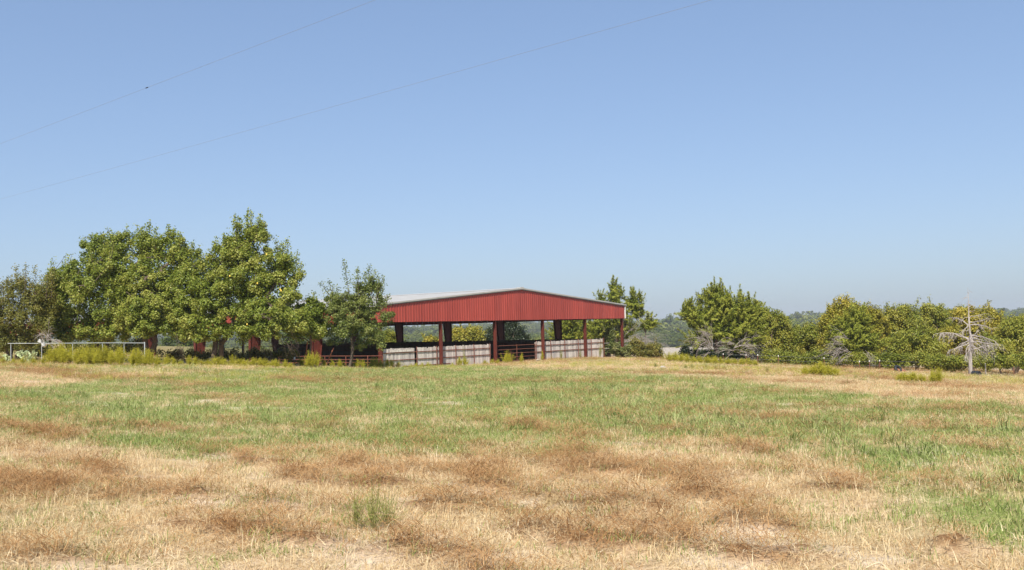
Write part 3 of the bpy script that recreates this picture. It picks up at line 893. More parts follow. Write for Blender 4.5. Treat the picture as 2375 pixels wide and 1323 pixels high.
# ---- board fences
def bar_obj(name): 
    return empty(name, (BX, BY, BZ), BANG)
def board_run(parent, x0, x1, y, ztop, skip=()):
    r = np.random.default_rng(int(x0 * 10) + 3)
    x = x0; i = 0
    while x < x1 - .05:
        wd = r.uniform(.17, .235)
        if x + wd > x1: wd = x1 - x
        if i not in skip:
            zt = ztop + r.normal() * .018; zb = -.35
            if r.uniform() < .06: zt -= r.uniform(.04, .12)
            hw, t = wd / 2 - .006, .022
            b = MB()
            cut = r.uniform(-.02, .02)
            b.prism([(-hw, 0, zb), (hw, 0, zb), (hw, 0, zt + cut), (-hw, 0, zt - cut)], (0, t, 0))
            o = b.build('board', M['board'], parent, (x + wd / 2, y + r.uniform(-.006, .006), 0))
            o.rotation_euler = (r.normal() * .004, r.normal() * .006, r.normal() * .02)
        x += wd; i += 1
def pipe(parent, p, q, rad, mat='pipe', name='rail', n=6):
    c = Vector(p); d = Vector(q) - c
    k = max(1, int(d.length / 2.4)); pts = []
    for i in range(k + 1):
        s_ = c + d * i / k
        if 0 < i < k: s_ = s_ + Vector((0, 0, random.uniform(-.014, .014)))
        pts.append(s_)
    return MB().tube(pts, rad, n).build(name, M[mat], parent)
YF = .62
fl = bar_obj('board_fence'); tag(fl, 'grey weathered upright boards with pipe rails, left of the pipe gate', 'fence')
board_run(fl, .45, 14.0, YF, 1.72, skip=(19,))
pxs = [.75, 4.55, 6.9, 9.25, 11.6, 13.75]
for x in pxs: pipe(fl, (x, YF - .10, -.4), (x, YF - .10, 1.80), .036, name='pipe_post')
for z, xs in ((1.40, .45), (.82, .45)): pipe(fl, (xs, YF - .045, z), (13.95, YF - .045, z), .034)
pipe(fl, (3.0, YF - .045, .30), (8.6, YF - .045, .30), .034)
b = MB(); b.box(1.6, 4.1, YF - .085, YF - .05, 1.44, 1.60); b.build('loose_board', M['board'], fl)
fr = bar_obj('board_fence'); tag(fr, 'grey weathered upright boards with pipe rails, right of the pipe gate', 'fence')
board_run(fr, 20.42, 32.0, YF, 1.74, skip=())
for k in range(6): pipe(fr, (20.5 + 2.3 * k, YF - .10, -.4), (20.5 + 2.3 * k, YF - .10, 1.84), .036, name='pipe_post')
for z in (1.40, .82): pipe(fr, (20.4, YF - .045, z), (32.1, YF - .045, z), .034)
for z in (1.28, .72): pipe(fr, (32.1, YF - .02, z), (34.8, YF, z), .03, 'deadwood', 'wood_rail')
gt = bar_obj('pipe_gate'); tag(gt, 'rusty five-rail pipe gate closing the gap between the board fences', 'gate')
for z in (1.54, 1.18, .84, .50, .16): pipe(gt, (14.35, YF - .1, z), (20.3, YF - .1, z - .02), .027)
for x in (14.35, 17.55, 20.3): pipe(gt, (x, YF - .105, .08), (x, YF - .105, 1.58 if x != 17.55 else 1.6), .030, name='upright')
pipe(gt, (16.7, YF - .1, .1), (16.7, YF - .1, 1.2), .016, name='upright')
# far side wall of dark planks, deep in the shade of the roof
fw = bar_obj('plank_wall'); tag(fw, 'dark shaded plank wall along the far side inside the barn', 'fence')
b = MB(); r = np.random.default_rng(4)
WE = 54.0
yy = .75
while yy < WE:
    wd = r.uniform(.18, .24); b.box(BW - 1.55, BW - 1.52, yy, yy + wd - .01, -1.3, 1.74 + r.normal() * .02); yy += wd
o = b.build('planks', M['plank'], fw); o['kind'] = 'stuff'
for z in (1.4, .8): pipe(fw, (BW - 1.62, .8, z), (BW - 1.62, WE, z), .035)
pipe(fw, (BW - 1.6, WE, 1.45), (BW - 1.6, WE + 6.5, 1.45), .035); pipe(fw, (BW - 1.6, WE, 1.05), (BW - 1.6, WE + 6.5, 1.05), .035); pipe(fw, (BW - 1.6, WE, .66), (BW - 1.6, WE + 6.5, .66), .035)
# low pipe fence outside the left side
pf = bar_obj('pipe_fence'); tag(pf, 'low three-rail rusty pipe fence beside the small bushy tree', 'fence')
for z in (1.26, 1.00, .75): pipe(pf, (-.75, -1.0, z), (-.75, 11.0, z), .032)
for v_ in (-1.0, .6, 3.0, 5.4, 7.8, 11.0): pipe(pf, (-.75, v_, -.3), (-.75, v_, 1.28), .034, name='pipe_post')

# ------------------------------------------------------------------ small furniture
def pole(px, Y, tpx, tpy, rad, mat, name, label, cat, capmat=None, dz=0.0):
    bse = on_ground(px, Y); top = at(tpx, tpy, Y)
    o = empty(name, bse); tag(o, label, cat)
    t = top - bse
    MB().tube([Vector((0, 0, -.2)) - Vector((t.x, t.y, 0)) * .05, t * .5 + Vector((.004, 0, 0)), t], [rad, rad, rad * .95], 8).build('shaft', M[mat], o)
    if capmat: MB().tube([t + Vector((0, 0, -.16)), t + Vector((0, 0, .02))], [rad * 1.35, rad * 1.35], 8).build('cap', M[capmat], o)
    return o
pole(706.5, 66, 713, 793, .038, 'pole_orange', 'leaning_pole', 'thin rust-red pole leaning slightly right among yellow weeds', 'pole')
pole(753, 66, 774, 807, .038, 'pole_orange', 'leaning_pole', 'rust-red pole tilted far over to the right by the small tree', 'pole')
pole(683.5, 66, 683, 829, .045, 'pipe', 'capped_post', 'short pipe post with a white cap in front of the pipe fence', 'post', 'white')
# white pipe fence at left
wf0 = at(335, 796, 62); wf1 = at(18, 797, 60)
wf = empty('white_pipe_fence', (wf0.x, wf0.y, float(ground_z(wf0.x, wf0.y)))); tag(wf, 'pale galvanised top-rail pipe fence behind the yellow weeds at left', 'fence')
o0 = Vector(wf.location)
MB().tube([wf0 - o0, wf0.lerp(wf1, .33) - o0 + Vector((0, 0, .015)), wf0.lerp(wf1, .66) - o0, wf1 - o0], .016, 8).build('rail', M['pipe_white'], wf)
for t in (0, .155, .315, .535, .76, .98):
    p = wf0.lerp(wf1, t) - o0; gz = float(ground_z(p.x + o0.x, p.y + o0.y)) - o0.z
    MB().tube([(p.x, p.y + .03, gz - .2), (p.x, p.y + .03, p.z + (.06 if t == 0 else -.02))], .032 if t == 0 else .018, 8).build('post', M['pipe_white'], wf)
# steel fence posts with white tops along the hedge
tl = ['first from the red barn, under the dead cedar twigs', 'under the right edge of the pointed cedar', 'just right of the pointed cedar', 'midway along the low bramble thicket', 'below the bleached low branches of the broad tree',
      'first of the close trio under the yellowing trees', 'middle of the close trio under the yellowing trees', 'last of the close trio under the yellowing trees', 'beside the dark hollow at the far right']
tp = [(1678, 820, 93), (1731, 822, 92), (1758, 822, 91), (1806, 824, 90), (1912, 829, 87), (1994, 837, 85), (2017, 836, 84), (2041, 841, 84), (2352, 844, 78)]
tops = []
for (px, py, Y), l in zip(tp, tl):
    bse = on_ground(px, Y); top = at(px, py, Y)
    if top.z < bse.z + .7: top.z = bse.z + .9
    o = empty('steel_fence_post', bse); tag(o, 'rusty post with white top, ' + l, 'fence post', 'steel posts with white tops along the hedge')
    h = top.z - bse.z; tops.append(top)
    b = MB(); b.box(-.025, .025, -.004, .004, -.3, h - .16); b.box(-.004, .004, .004, .035, -.3, h - .16); b.build('shaft', M['pipe'], o)
    b = MB(); b.box(-.03, .03, -.02, .03, h - .13, h); b.build('white_top', M['white'], o)
wr = empty('wire_fence', tops[0]); tag(wr, 'thin wire strands strung between the white-topped posts along the hedge', 'fence wire')
for dz in (-.10, -.45, -.8):
    MB().tube([t - tops[0] + Vector((0, .045, dz)) for t in tops], .006, 4).build('wire', M['wire'], wr)

def rock(px, Y, s, label, lift=0.0, flat=.55, seed=1):
    import bmesh
    bm = bmesh.new(); bmesh.ops.create_icosphere(bm, subdivisions=3, radius=1)
    r = random.Random(seed)
    off = [Vector((r.uniform(-1, 1), r.uniform(-1, 1), r.uniform(-1, 1))).normalized() for _ in range(9)]
    for v in bm.verts:
        d = v.co.copy()
        for o in off:
            k = d.dot(o)
            if k > .62: v.co -= o * (k - .62) * .85
        v.co = Vector((v.co.x * s, v.co.y * s * .8, v.co.z * s * flat))
    me = bpy.data.meshes.new('rock'); bm.to_mesh(me); bm.free(); me.materials.append(M['rock'])
    o = link('rock', me, None, on_ground(px, Y) + Vector((0, 0, s * flat * .35 + lift)))
    o.rotation_euler.z = seed * 1.7
    tag(o, label, 'rock'); return o
rock(1538, 57, .26, 'pale flat limestone rock in the field among yellow tufts', seed=2, flat=.6)
rock(1361, 97.2, .26, 'small white rock at the foot of the fourth steel post', seed=3)
rock(1249, 90, .22, 'upright pale rock on the ground before the pipe gate', seed=4, flat=.9)
rock(1322, 94, .14, 'tiny pale stone on the ground before the right board fence', seed=5)

# tyre on a heap of turned soil, black barrel by the dead tree
bse = on_ground(2080, 76)
def mound(name, loc, rx, ry, h, mat, label, cat, seed):
    n = 22; v = []; f = []
    for i in range(n + 1):
        for j in range(n + 1):
            u, w_ = i / n * 2 - 1, j / n * 2 - 1
            z = max(0, 1 - u * u - w_ * w_) ** .8 * h * (.6 + .8 * float(fbm(u * 3 + seed, w_ * 3, seed, 3))) - .05
            v.append((u * rx, w_ * ry, z))
    for i in range(n):
        for j in range(n): a_ = i * (n + 1) + j; f.append((a_, a_ + n + 1, a_ + n + 2, a_ + 1))
    me = bpy.data.meshes.new(name); me.from_pydata(v, [], f); me.materials.append(M[mat]); o = link(name, me, None, loc); tag(o, label, cat); return o
mound('soil_heap', bse, .85, .5, .34, 'soil', 'low heap of reddish soil with a tyre lying on it', 'soil heap', 5)
def torus(R_, r_, name, mat, n=28, m=12):
    v = []; f = []
    for i in range(n):
        a_ = 2 * math.pi * i / n
        for j in range(m):
            b_ = 2 * math.pi * j / m
            rr = R_ + r_ * math.cos(b_) * (1 + (.06 if (i % 2 and abs(math.sin(b_)) < .9 and math.cos(b_) > 0) else 0)); v.append((rr * math.cos(a_), rr * math.sin(a_), r_ * math.sin(b_) * 1.1))
    for i in range(n):
        for j in range(m):
            f.append((i * m + j, ((i + 1) % n) * m + j, ((i + 1) % n) * m + (j + 1) % m, i * m + (j + 1) % m))
    me = bpy.data.meshes.new(name); me.from_pydata(v, [], f); me.materials.append(M[mat]); return me
ty = link('old_tyre', torus(.25, .10, 'old_tyre', 'dark_rubber'), None, bse + Vector((.0, -.28, .24)))
ty.rotation_euler = (1.05, .25, .4); tag(ty, 'black tyre half sunk in the reddish soil heap', 'tyre')
bb = on_ground(2264, 73)
br = empty('black_barrel', bb + Vector((0, 0, .18)), math.radians(-62)); tag(br, 'black barrel lying on its side by the dead tree trunk', 'barrel')
pts = [(-.27, .20), (-.26, .215), (-.13, .22), (-.12, .235), (-.10, .22), (.10, .22), (.12, .235), (.13, .22), (.26, .215), (.27, .20)]
MB().tube([(x, 0, 0) for x, _ in pts], [q for _, q in pts], 20).build('body', M['dark_rubber'], br)
MB().tube([(.25, 0, 0), (.285, 0, 0)], [.21, .21], 20).build('rim', M['dark_rubber'], br)
# wooden stake right of the barrel
pole(2287, 75, 2285, 843, .04, 'deadwood', 'wooden_stake', 'short grey wooden stake leaning behind the black barrel', 'stake')

# ------------------------------------------------------------------ power lines
d = Vector((math.sin(math.radians(47)), -math.cos(math.radians(47)), 0))
def line(px, py, Y, r, sag, label, clamp=None):
    p = at(px, py, Y)
    a_ = p - d * 110; L = 190
    e_ = empty('power_line', a_); tag(e_, label, 'power line', 'overhead power lines')
    pts = []
    for i in range(49):
        t = i / 48
        q = d * (L * t); s = (t - .58); pts.append(q + Vector((0, 0, sag * (s * s - 0.0)))) 
    z0 = sag * (110 / L - .58) ** 2
    pts = [q - Vector((0, 0, z0)) for q in pts]
    MB().tube(pts, r, 5).build('cable', M['wire'], e_)
    if clamp:
        c = at(*clamp, Y)
        # nearest point on the cable in view
        best = min(pts, key=lambda q: abs(math.atan2((a_ + q).x, (a_ + q).y) - math.atan2(c.x, c.y)) if (a_ + q).y > 1 else 9)
        k = pts.index(best); d2 = (pts[k + 1] - pts[k]).normalized()
        MB().tube([best - d2 * .09, best - d2 * .05, best + d2 * .05, best + d2 * .09], [.006, .018, .018, .006], 8).build('splice_sleeve', M['clamp'], e_)
line(1187, 131, 27, .0036, 2.0, 'long thin overhead cable crossing most of the sky, the lower of two')
line(455, 160, 30, .0034, 1.4, 'thin overhead cable at upper left with a small dark splice sleeve', clamp=(349, 201))

# ------------------------------------------------------------------ trees
def tree(name, label, spec, Y, base_px, leafmat, nclump, nleaf, rc, L, W, seed, r0=.16, depth=.85, fill=.14, lo=.5, toff=0.0,
         shoot=None, stems=1, fork=.35, droop=0, elong=1.0, cat='tree', group=None, bark='bark', extra=None, bare=None, basez=None, ntarget=70, stemtop=None, sprout=.14):
    rng = np.random.default_rng(seed)
    base = on_ground(base_px, Y); o = empty(name, base); tag(o, label, cat, group)
    B = px_blobs(spec, Y, depth)
    parts, cp = clumped(B, nclump, nleaf, rc, L, W, rng, elong=elong, fill=fill, lo=lo, toff=toff)
    tg = list(cp[rng.choice(len(cp), size=min(ntarget, len(cp)), replace=False)])
    straight = []
    if shoot:
        ps, ends = shoots(shoot, Y, 95, L, W, rng, .17); parts += ps; straight = ends; tg += [e_[1] for e_ in ends]
    # free young shoots standing out of the upper crown
    zt = np.quantile(cp[:, 2], .55)
    up = np.where(cp[:, 2] > zt)[0]
    for i in rng.choice(up, size=min(len(up), int(len(cp) * sprout)), replace=False):
        a_ = cp[i]; ax_ = np.array([rng.normal() * .28, rng.normal() * .28, 1.0]); ln_ = rng.uniform(.5, 1.15) * rc * 2.2
        b_ = a_ + ax_ * ln_; m_ = int(46 * ln_)
        u = rng.uniform(.1, 1, m_)[:, None]
        parts.append(leaves(a_ * (1 - u) + b_ * u + rng.normal(size=(m_, 3)) * .11, rng.normal(size=(m_, 3)) * .8 + [0, -.3, .4], L * rng.uniform(.7, 1.15, m_), W, rng.uniform(.2, 1, m_), rng=rng))
        tn_ = tg[int(np.argmin([np.linalg.norm(q_ - a_) for q_ in tg]))]
        straight.append((b_, tn_))
    v, f, t = merge(parts)
    bp = np.array(base)
    v = v - bp
    cm = np.mean([b[0] for b in B], axis=0)
    top = cm if stemtop is None else np.array(at(*stemtop, Y))
    sk = None
    mb = MB()
    for k in range(stems):
        b0 = bp + np.array([0, 0, -.25])
        tp_ = top + np.array([(k - (stems - 1) / 2) * 1.6, rng.normal() * .5, 0])
        tr = [b0]
        for q in (.18, .36, .55, .8, 1.0):
            tr.append(b0 * (1 - q) + tp_ * q + np.array([rng.normal() * .08, rng.normal() * .08, 0]) * (1 + q) + np.array([0, 0, .3 * q * (1 - q)]))
        sub = [p for i, p in enumerate(tg) if i % stems == k]
        m_ = skeleton(b0, tr, sub, r0 / stems ** .35, rng)
        off = len(mb.v)
        mb.v += [tuple(np.array(p) - bp) for p in m_.v]; mb.f += [tuple(i + off for i in q) for q in m_.f]
    for (tp2, bt2) in straight: mb.tube([tuple(bt2 - bp), tuple(tp2 - bp)], [.022, .008], 4, caps=False)
    mb.build('trunk', M[bark], o, smooth=True)
    link('crown', np_mesh('crown', v, f, LF[leafmat], t), o)
    return o

def twigs(mb, p0, direction, length, rad, rng, depth=3, droop=.25, spread=.55, nb=4, seg=4):
    pts = [np.array(p0, float)]; d = unit(np.array(direction, float)[None])[0]
    for i in range(seg):
        d = unit((d + rng.normal(size=3) * .13 + np.array([0, 0, -droop / seg]))[None])[0]
        pts.append(pts[-1] + d * length / seg)
    rr = [rad * (1 - .75 * i / seg) for i in range(seg + 1)]
    mb.tube([tuple(p) for p in pts], rr, 4 if depth < 3 else 5, caps=False)
    if depth > 0:
        for _ in range(nb):
            u = rng.uniform(.25, 1); i = min(int(u * seg), seg - 1)
            p = pts[i] + (pts[i + 1] - pts[i]) * (u * seg - i)
            dd = unit((pts[i + 1] - pts[i])[None])[0] + rng.normal(size=3) * spread
            twigs(mb, p, dd, length * rng.uniform(.35, .6), rad * .5, rng, depth - 1, droop * .8, spread, nb, 3)

# the orchard trees before the barn's left side
t2 = tree('fruit_tree', 'wide dark green leafy tree behind the pale pipe fence, left of the two forked trees',
     [(238, 592, 52, 48, 1), (290, 572, 38, 36, 0), (190, 640, 52, 48), (150, 690, 48, 58), (240, 680, 80, 70, -.5), (180, 748, 62, 36), (270, 745, 66, 38, -.6), (130, 740, 34, 34), (122, 690, 36, 46, .3), (140, 650, 30, 36, .4), (112, 745, 36, 30, .4), (265, 630, 60, 50, -.6), (165, 772, 50, 20, -.4), (225, 775, 50, 18, -.6), (285, 768, 50, 20, -.8)], 66, 232, 'pear',
     330, 68000, .40, .145, .088, 21, r0=.2, toff=.12, shoot=[(240, 540, 600, 3), (282, 548, 600, -2), (256, 545, 600, 2), (170, 604, 650, 2), (210, 575, 620, 5), (155, 615, 660, 2)], stems=2, stemtop=(232, 720), depth=.8)
t3 = tree('fruit_tree', 'leafy green tree with several upright top shoots and a black forked trunk',
     [(345, 572, 34, 38, 1), (400, 578, 42, 36), (438, 612, 36, 42, .4), (350, 640, 74, 55), (425, 668, 62, 62, -.5), (370, 720, 90, 52, -.7), (330, 735, 56, 44, -.5), (430, 750, 55, 32, -.9), (300, 690, 40, 50), (472, 640, 24, 50, -.2), (325, 765, 44, 18, -.9), (395, 762, 50, 20, -1)], 65, 348, 'pear',
     330, 68000, .38, .145, .088, 22, r0=.24, toff=.14, shoot=[(346, 513, 590, 2), (330, 530, 590, 4), (362, 528, 590, -2), (390, 522, 590, 2), (404, 530, 590, 0), (418, 538, 600, -4), (447, 560, 620, 0), (372, 548, 600, 0)], stems=2, stemtop=(352, 700), depth=.8)
t4 = tree('fruit_tree', 'tallest leafy tree of the group, leaning stems and a few yellow fruits',
     [(573, 560, 44, 44, .6), (596, 540, 26, 26, .3), (525, 600, 52, 46), (635, 622, 52, 50, .3), (570, 655, 88, 55, -.2), (662, 670, 44, 60, .2), (500, 690, 58, 64, -.4), (600, 725, 92, 50, -.6), (478, 757, 66, 32, -.9), (640, 738, 60, 34, -.7), (560, 765, 60, 24, -.9), (560, 600, 50, 40, 0), (492, 630, 26, 46, .3), (620, 765, 44, 20, -1), (690, 745, 30, 30, -.5), (450, 775, 40, 18, -1)], 64, 497, 'pear',
     370, 84000, .38, .145, .088, 23, r0=.23, toff=.20, shoot=[(545, 497, 570, 4), (556, 505, 570, 2), (575, 487, 560, 0), (583, 492, 560, 0), (600, 505, 560, -8), (610, 530, 570, -8), (655, 562, 620, 4), (667, 552, 620, 0), (690, 585, 640, -6), (700, 610, 650, -10), (520, 545, 600, 4), (498, 560, 620, 6)],
     stems=2, stemtop=(535, 700), depth=.8)
for i, (px, py) in enumerate([(597, 657), (650, 671), (652, 674), (533, 640), (573, 752), (618, 590)]):
    p = at(px, py, 60.9) - Vector(t4.location)
    MB().tube([p + Vector((0, 0, .05)), p + Vector((0, 0, .02)), p, p - Vector((0, 0, .05)), p - Vector((0, 0, .08))], [.01, .03, .05, .052, .01], 8).build('fruit', M['fruit'], t4, smooth=True)
t5 = tree('small_bushy_tree', 'small airy tree with pale twisted trunk and one tall thin shoot before the barn',
     [(800, 752, 56, 42, -.2), (850, 712, 40, 40), (785, 712, 38, 30), (855, 768, 46, 38), (866, 665, 24, 26), (838, 672, 18, 24), (896, 738, 26, 16, -.2), (768, 698, 18, 14), (822, 700, 28, 24), (742, 748, 32, 28), (885, 700, 16, 16), (872, 792, 26, 18), (840, 800, 30, 14, .6), (775, 795, 26, 12, .5), (760, 775, 26, 16)], 65.5, 808, 'thin', toff=.26, nclump=190, nleaf=30000, rc=.30, L=.125, W=.07, seed=24, r0=.11, fill=.15, lo=.3, depth=.9,
     shoot=[(797, 603, 690, 14), (829, 620, 690, 3), (857, 614, 670, -4), (848, 628, 680, -4), (871, 628, 680, -8), (889, 641, 690, -14), (762, 650, 700, 14), (742, 655, 690, 26), (904, 690, 720, -20), (903, 686, 715, -30), (878, 640, 700, -5), (782, 665, 700, 2), (912, 745, 735, -30)], stemtop=(812, 720), ntarget=60, bark='bark')
t45 = tree('leafy_sapling', 'low leafy branches filling the gap between the tallest tree and the small airy tree',
     [(718, 728, 34, 34), (700, 750, 40, 26), (735, 768, 30, 18), (738, 712, 22, 16), (680, 770, 26, 16)], 65, 722, 'pear', 90, 13000, .34, .15, .09, 25, r0=.06, stemtop=(718, 750), fill=.15)
t1 = tree('olive_green_tree', 'brownish olive-green tree at the far left edge above the cactus',
     [(38, 688, 44, 46), (112, 655, 22, 22), (-20, 720, 50, 60), (90, 705, 44, 42), (20, 740, 55, 36, -.3), (75, 750, 55, 32, -.4), (105, 690, 26, 34), (-60, 700, 50, 60), (55, 660, 30, 22), (10, 785, 50, 28, -.3), (75, 782, 36, 26, 0), (40, 772, 60, 20, .8), (100, 775, 26, 18, .8), (-40, 780, 50, 40)], 63.5, 30, 'olive', 240, 36000, .36, .12, .065, 26, r0=.13,
     shoot=[(37, 615, 670, 2), (60, 613, 670, -2), (80, 616, 680, 6), (15, 640, 690, 4), (95, 640, 690, 2), (50, 640, 680, 0), (5, 655, 700, 4), (120, 625, 690, 0), (110, 630, 690, -2)], stems=3, stemtop=(30, 740), lo=.45)

# cedars: feathery sprays along outward rising axes
def cedar(name, label, spec, Y, base_px, nspray, per, seed, L=.30, W=.075, sl=(.7, 1.4), mat='cedar', r0=.16, tips=(), stemtop=None, depth=.85, group=None, dead=0):
    rng = np.random.default_rng(seed)
    base = on_ground(base_px, Y); o = empty(name, base); tag(o, label, 'tree', group)
    B = px_blobs(spec, Y, depth)
    cp, co = shell_points(B, nspray, rng, .45)
    ax = unit(co * [1, 1, .5] + rng.normal(size=co.shape) * .3 + [0, 0, .55])
    if tips:
        tc_ = []; ta = []
        for (px, py, ln) in tips:
            for _ in range(7):
                q = np.array(at(px + rng.normal() * 3, py + rng.uniform(.2, 1) * ln, Y)); tc_.append(q); ta.append(unit(np.array([[rng.normal() * .25, rng.normal() * .25, 1.0]]))[0])
        cp = np.concatenate([cp, tc_]); ax = np.concatenate([ax, ta]); co = np.concatenate([co, ta])
    n = len(cp); ln = rng.uniform(sl[0], sl[1], n)
    u = rng.uniform(0, 1, (n, per))
    a3 = np.repeat(ax[:, None], per, 1)
    off = rng.normal(size=(n, per, 3)) * (.15 * (1.08 - u))[..., None]
    pos = cp[:, None] - a3 * .25 + a3 * (u * ln[:, None])[..., None] + off
    lax = unit(a3 * 1.0 + off * 2.2 + rng.normal(size=(n, per, 3)) * .35)
    nr = rng.normal(size=(n, per, 3)) * .7 + co[:, None] * .5 + [0, 0, .9]
    tt = np.clip(.10 + rng.uniform(0, 1, n)[:, None] * .4 + u * .35 + rng.uniform(0, .3, (n, per)), 0, 1)
    pa = [leaves(pos.reshape(-1, 3), nr.reshape(-1, 3), L * rng.uniform(.6, 1.2, n * per), W, tt.ravel(), axis=lax.reshape(-1, 3), rng=rng)]
    m = int(n * per * .3)
    bi = rng.integers(0, len(B), m); C_ = np.array([b[0] for b in B]); R_ = np.array([b[1] for b in B])
    p = C_[bi] + unit(rng.normal(size=(m, 3))) * (rng.uniform(0, 1, (m, 1)) ** .4) * R_[bi] * .75
    pa.append(leaves(p, rng.normal(size=(m, 3)), L, W * 1.8, rng.uniform(0, .4, m), rng=rng))
    v, f, t = merge(pa); bp = np.array(base)
    top = np.mean([b[0] for b in B], axis=0) if stemtop is None else np.array(at(*stemtop, Y))
    tr = [bp + [0, 0, -.3]] + [bp * (1 - q) + top * q + rng.normal(size=3) * [.07, .07, 0] for q in (.25, .5, .75, 1)]
    mk = skeleton(bp, tr, list(cp[rng.choice(len(cp), size=min(60, len(cp)), replace=False)]), r0, rng)
    mk.v = [tuple(np.array(p) - bp) for p in mk.v]
    mk.build('trunk', M['bark'], o, smooth=True)
    link('crown', np_mesh('crown', v - bp, f, LF[mat], t), o)
    return o

cedar('cedar_tree', 'ragged two-topped cedar rising behind the right end of the red barn',
      [(1425, 695, 18, 34), (1432, 735, 36, 30), (1469, 705, 15, 24), (1478, 725, 16, 18), (1400, 760, 30, 35), (1448, 770, 28, 24), (1424, 672, 9, 14), (1396, 700, 12, 10)], 112, 1432, 260, 74, 31, L=.36, W=.06, tips=[(1423, 650, 26), (1468, 676, 20), (1489, 690, 14), (1390, 686, 12), (1490, 718, 12), (1440, 672, 16)], stemtop=(1425, 680), r0=.2)
cedar('cedar_tree', 'lone low cedar bough right of the two-topped cedar against the hills', [(1503, 748, 15, 9), (1498, 757, 14, 8), (1511, 752, 12, 7)], 111, 1492, 50, 40, 32, L=.28, W=.08, stemtop=(1500, 752), r0=.06, tips=[(1500, 734, 14), (1508, 738, 14)])
cedar('cedar_tree', 'bright green cedar seen under the gable between the right-hand posts', [(1342, 770, 48, 32), (1300, 772, 28, 24), (1388, 772, 26, 30), (1330, 745, 40, 25), (1345, 795, 60, 25)], 120, 1342, 260, 66, 33, L=.36, W=.065, stemtop=(1342, 745))
cedar('cedar_tree', 'broad pointed cedar with dense feathery sprays, standing alone right of the barn',
      [(1663, 700, 26, 24), (1700, 722, 44, 34), (1640, 738, 50, 32), (1685, 762, 72, 40), (1738, 726, 24, 26), (1603, 728, 16, 9), (1625, 790, 32, 22), (1715, 790, 40, 30), (1664, 682, 14, 12), (1606, 750, 14, 14), (1740, 765, 30, 40)], 95, 1660, 560, 84, 34, L=.36, W=.06, sl=(.9, 1.8),
      tips=[(1655, 667, 22), (1668, 668, 20), (1640, 690, 16), (1690, 688, 20), (1718, 684, 30), (1592, 716, 12), (1585, 724, 10), (1600, 706, 18), (1625, 700, 16), (1740, 698, 22), (1679, 684, 16)], stemtop=(1664, 700), r0=.22)
cedar('cedar_tree', 'dull green cedar with bleached lower limbs under the yellowing trees', [(1975, 765, 40, 34), (1960, 795, 45, 26), (2010, 790, 38, 30), (1985, 740, 24, 24), (1940, 770, 18, 18)], 88, 1975, 220, 66, 35, L=.34, W=.06, tips=[(1985, 722, 18), (1955, 745, 14)], stemtop=(1980, 760))

def broad(label, spec, Y, bpx, nl, seed, mat='oak', name='broadleaf_tree', rc=.55, L=.16, W=.105, group=None, **k):
    nl = int(nl * 1.45); k.setdefault('sprout', .05); k.setdefault('toff', .18)
    return tree(name, label, spec, Y, bpx, mat, max(60, nl // 160), nl, rc, L, W, seed, r0=k.pop('r0', .17), group=group, ntarget=45, **k)
broad('round dark green oak directly behind the pointed cedar', [(1785, 735, 36, 28), (1803, 755, 36, 34), (1765, 785, 40, 42), (1800, 795, 34, 32), (1760, 725, 22, 20)], 100, 1788, 17000, 41)
broad('rounded green bush-like tree right of the round dark oak', [(1855, 778, 34, 26), (1840, 800, 34, 28), (1875, 805, 34, 26), (1822, 790, 20, 22)], 99, 1855, 11000, 42)
broad('green tree in the dip between the round oak and the tall yellowing tree', [(1895, 785, 30, 26), (1905, 810, 30, 24), (1880, 768, 20, 14)], 98, 1895, 9000, 43)
broad('tall yellowing tree, first hump of the long grove right of the gap', [(1955, 718, 32, 26), (1928, 745, 26, 26), (1975, 738, 36, 30), (1945, 770, 44, 38), (1925, 790, 30, 30), (1910, 750, 12, 14)], 92, 1950, 18000, 44, 'oakyel',
      shoot=[(1935, 694, 730, 3), (1948, 690, 730, 0), (1962, 689, 730, 0), (1978, 690, 735, -2), (1992, 702, 740, -4), (1920, 706, 740, 2)])
broad('yellow-green tree right of the tall yellowing one', [(2005, 730, 36, 24), (2030, 755, 40, 34), (1995, 770, 36, 36), (2020, 800, 40, 30)], 94, 2015, 14000, 45, 'oakyel')
broad('smooth domed green tree in the middle of the long grove', [(2085, 725, 38, 20), (2100, 745, 48, 30), (2070, 770, 44, 36), (2110, 790, 40, 32)], 96, 2090, 16000, 46)
broad('domed dark-topped tree, highest right of the grove centre', [(2160, 722, 32, 20), (2175, 745, 44, 26), (2140, 765, 36, 34), (2180, 790, 44, 34)], 98, 2160, 15000, 47)
broad('leafy green tree in front of the two domed trees', [(2125, 795, 44, 34), (2150, 815, 44, 26), (2090, 812, 32, 24)], 86, 2128, 13000, 48)
broad('thin-leaved light green tree directly behind the bare white trunk', [(2235, 732, 34, 18), (2285, 735, 38, 20), (2255, 765, 55, 36), (2215, 790, 40, 40), (2290, 795, 42, 38)], 90, 2255, 19000, 49, 'oakyel', shoot=[(2210, 716, 745, 4), (2300, 718, 745, 0), (2325, 722, 750, -6), (2240, 716, 745, 0)])
broad('dark green tree behind the grove, beyond the bare white trunk', [(2205, 735, 44, 20), (2220, 760, 50, 26)], 104, 2210, 9000, 50)
broad('green tree at the right edge of the photograph', [(2350, 765, 36, 24), (2372, 785, 44, 36), (2340, 800, 34, 30), (2400, 780, 40, 44)], 86, 2355, 15000, 51)
broad('far green tree behind the right edge tree', [(2370, 748, 40, 18), (2330, 762, 40, 20)], 112, 2350, 8000, 52)
broad('low leafy tree at the right of the black barrel, in front of a dark hollow', [(2325, 822, 28, 22), (2300, 806, 24, 20)], 82, 2322, 7000, 53, r0=.08)
broad('olive-yellow tree seen under the gable beyond the barn', [(1085, 775, 38, 20), (1105, 790, 40, 22), (1062, 792, 26, 18)], 160, 1085, 9000, 54, 'oakyel', L=.3, W=.2, rc=.8)
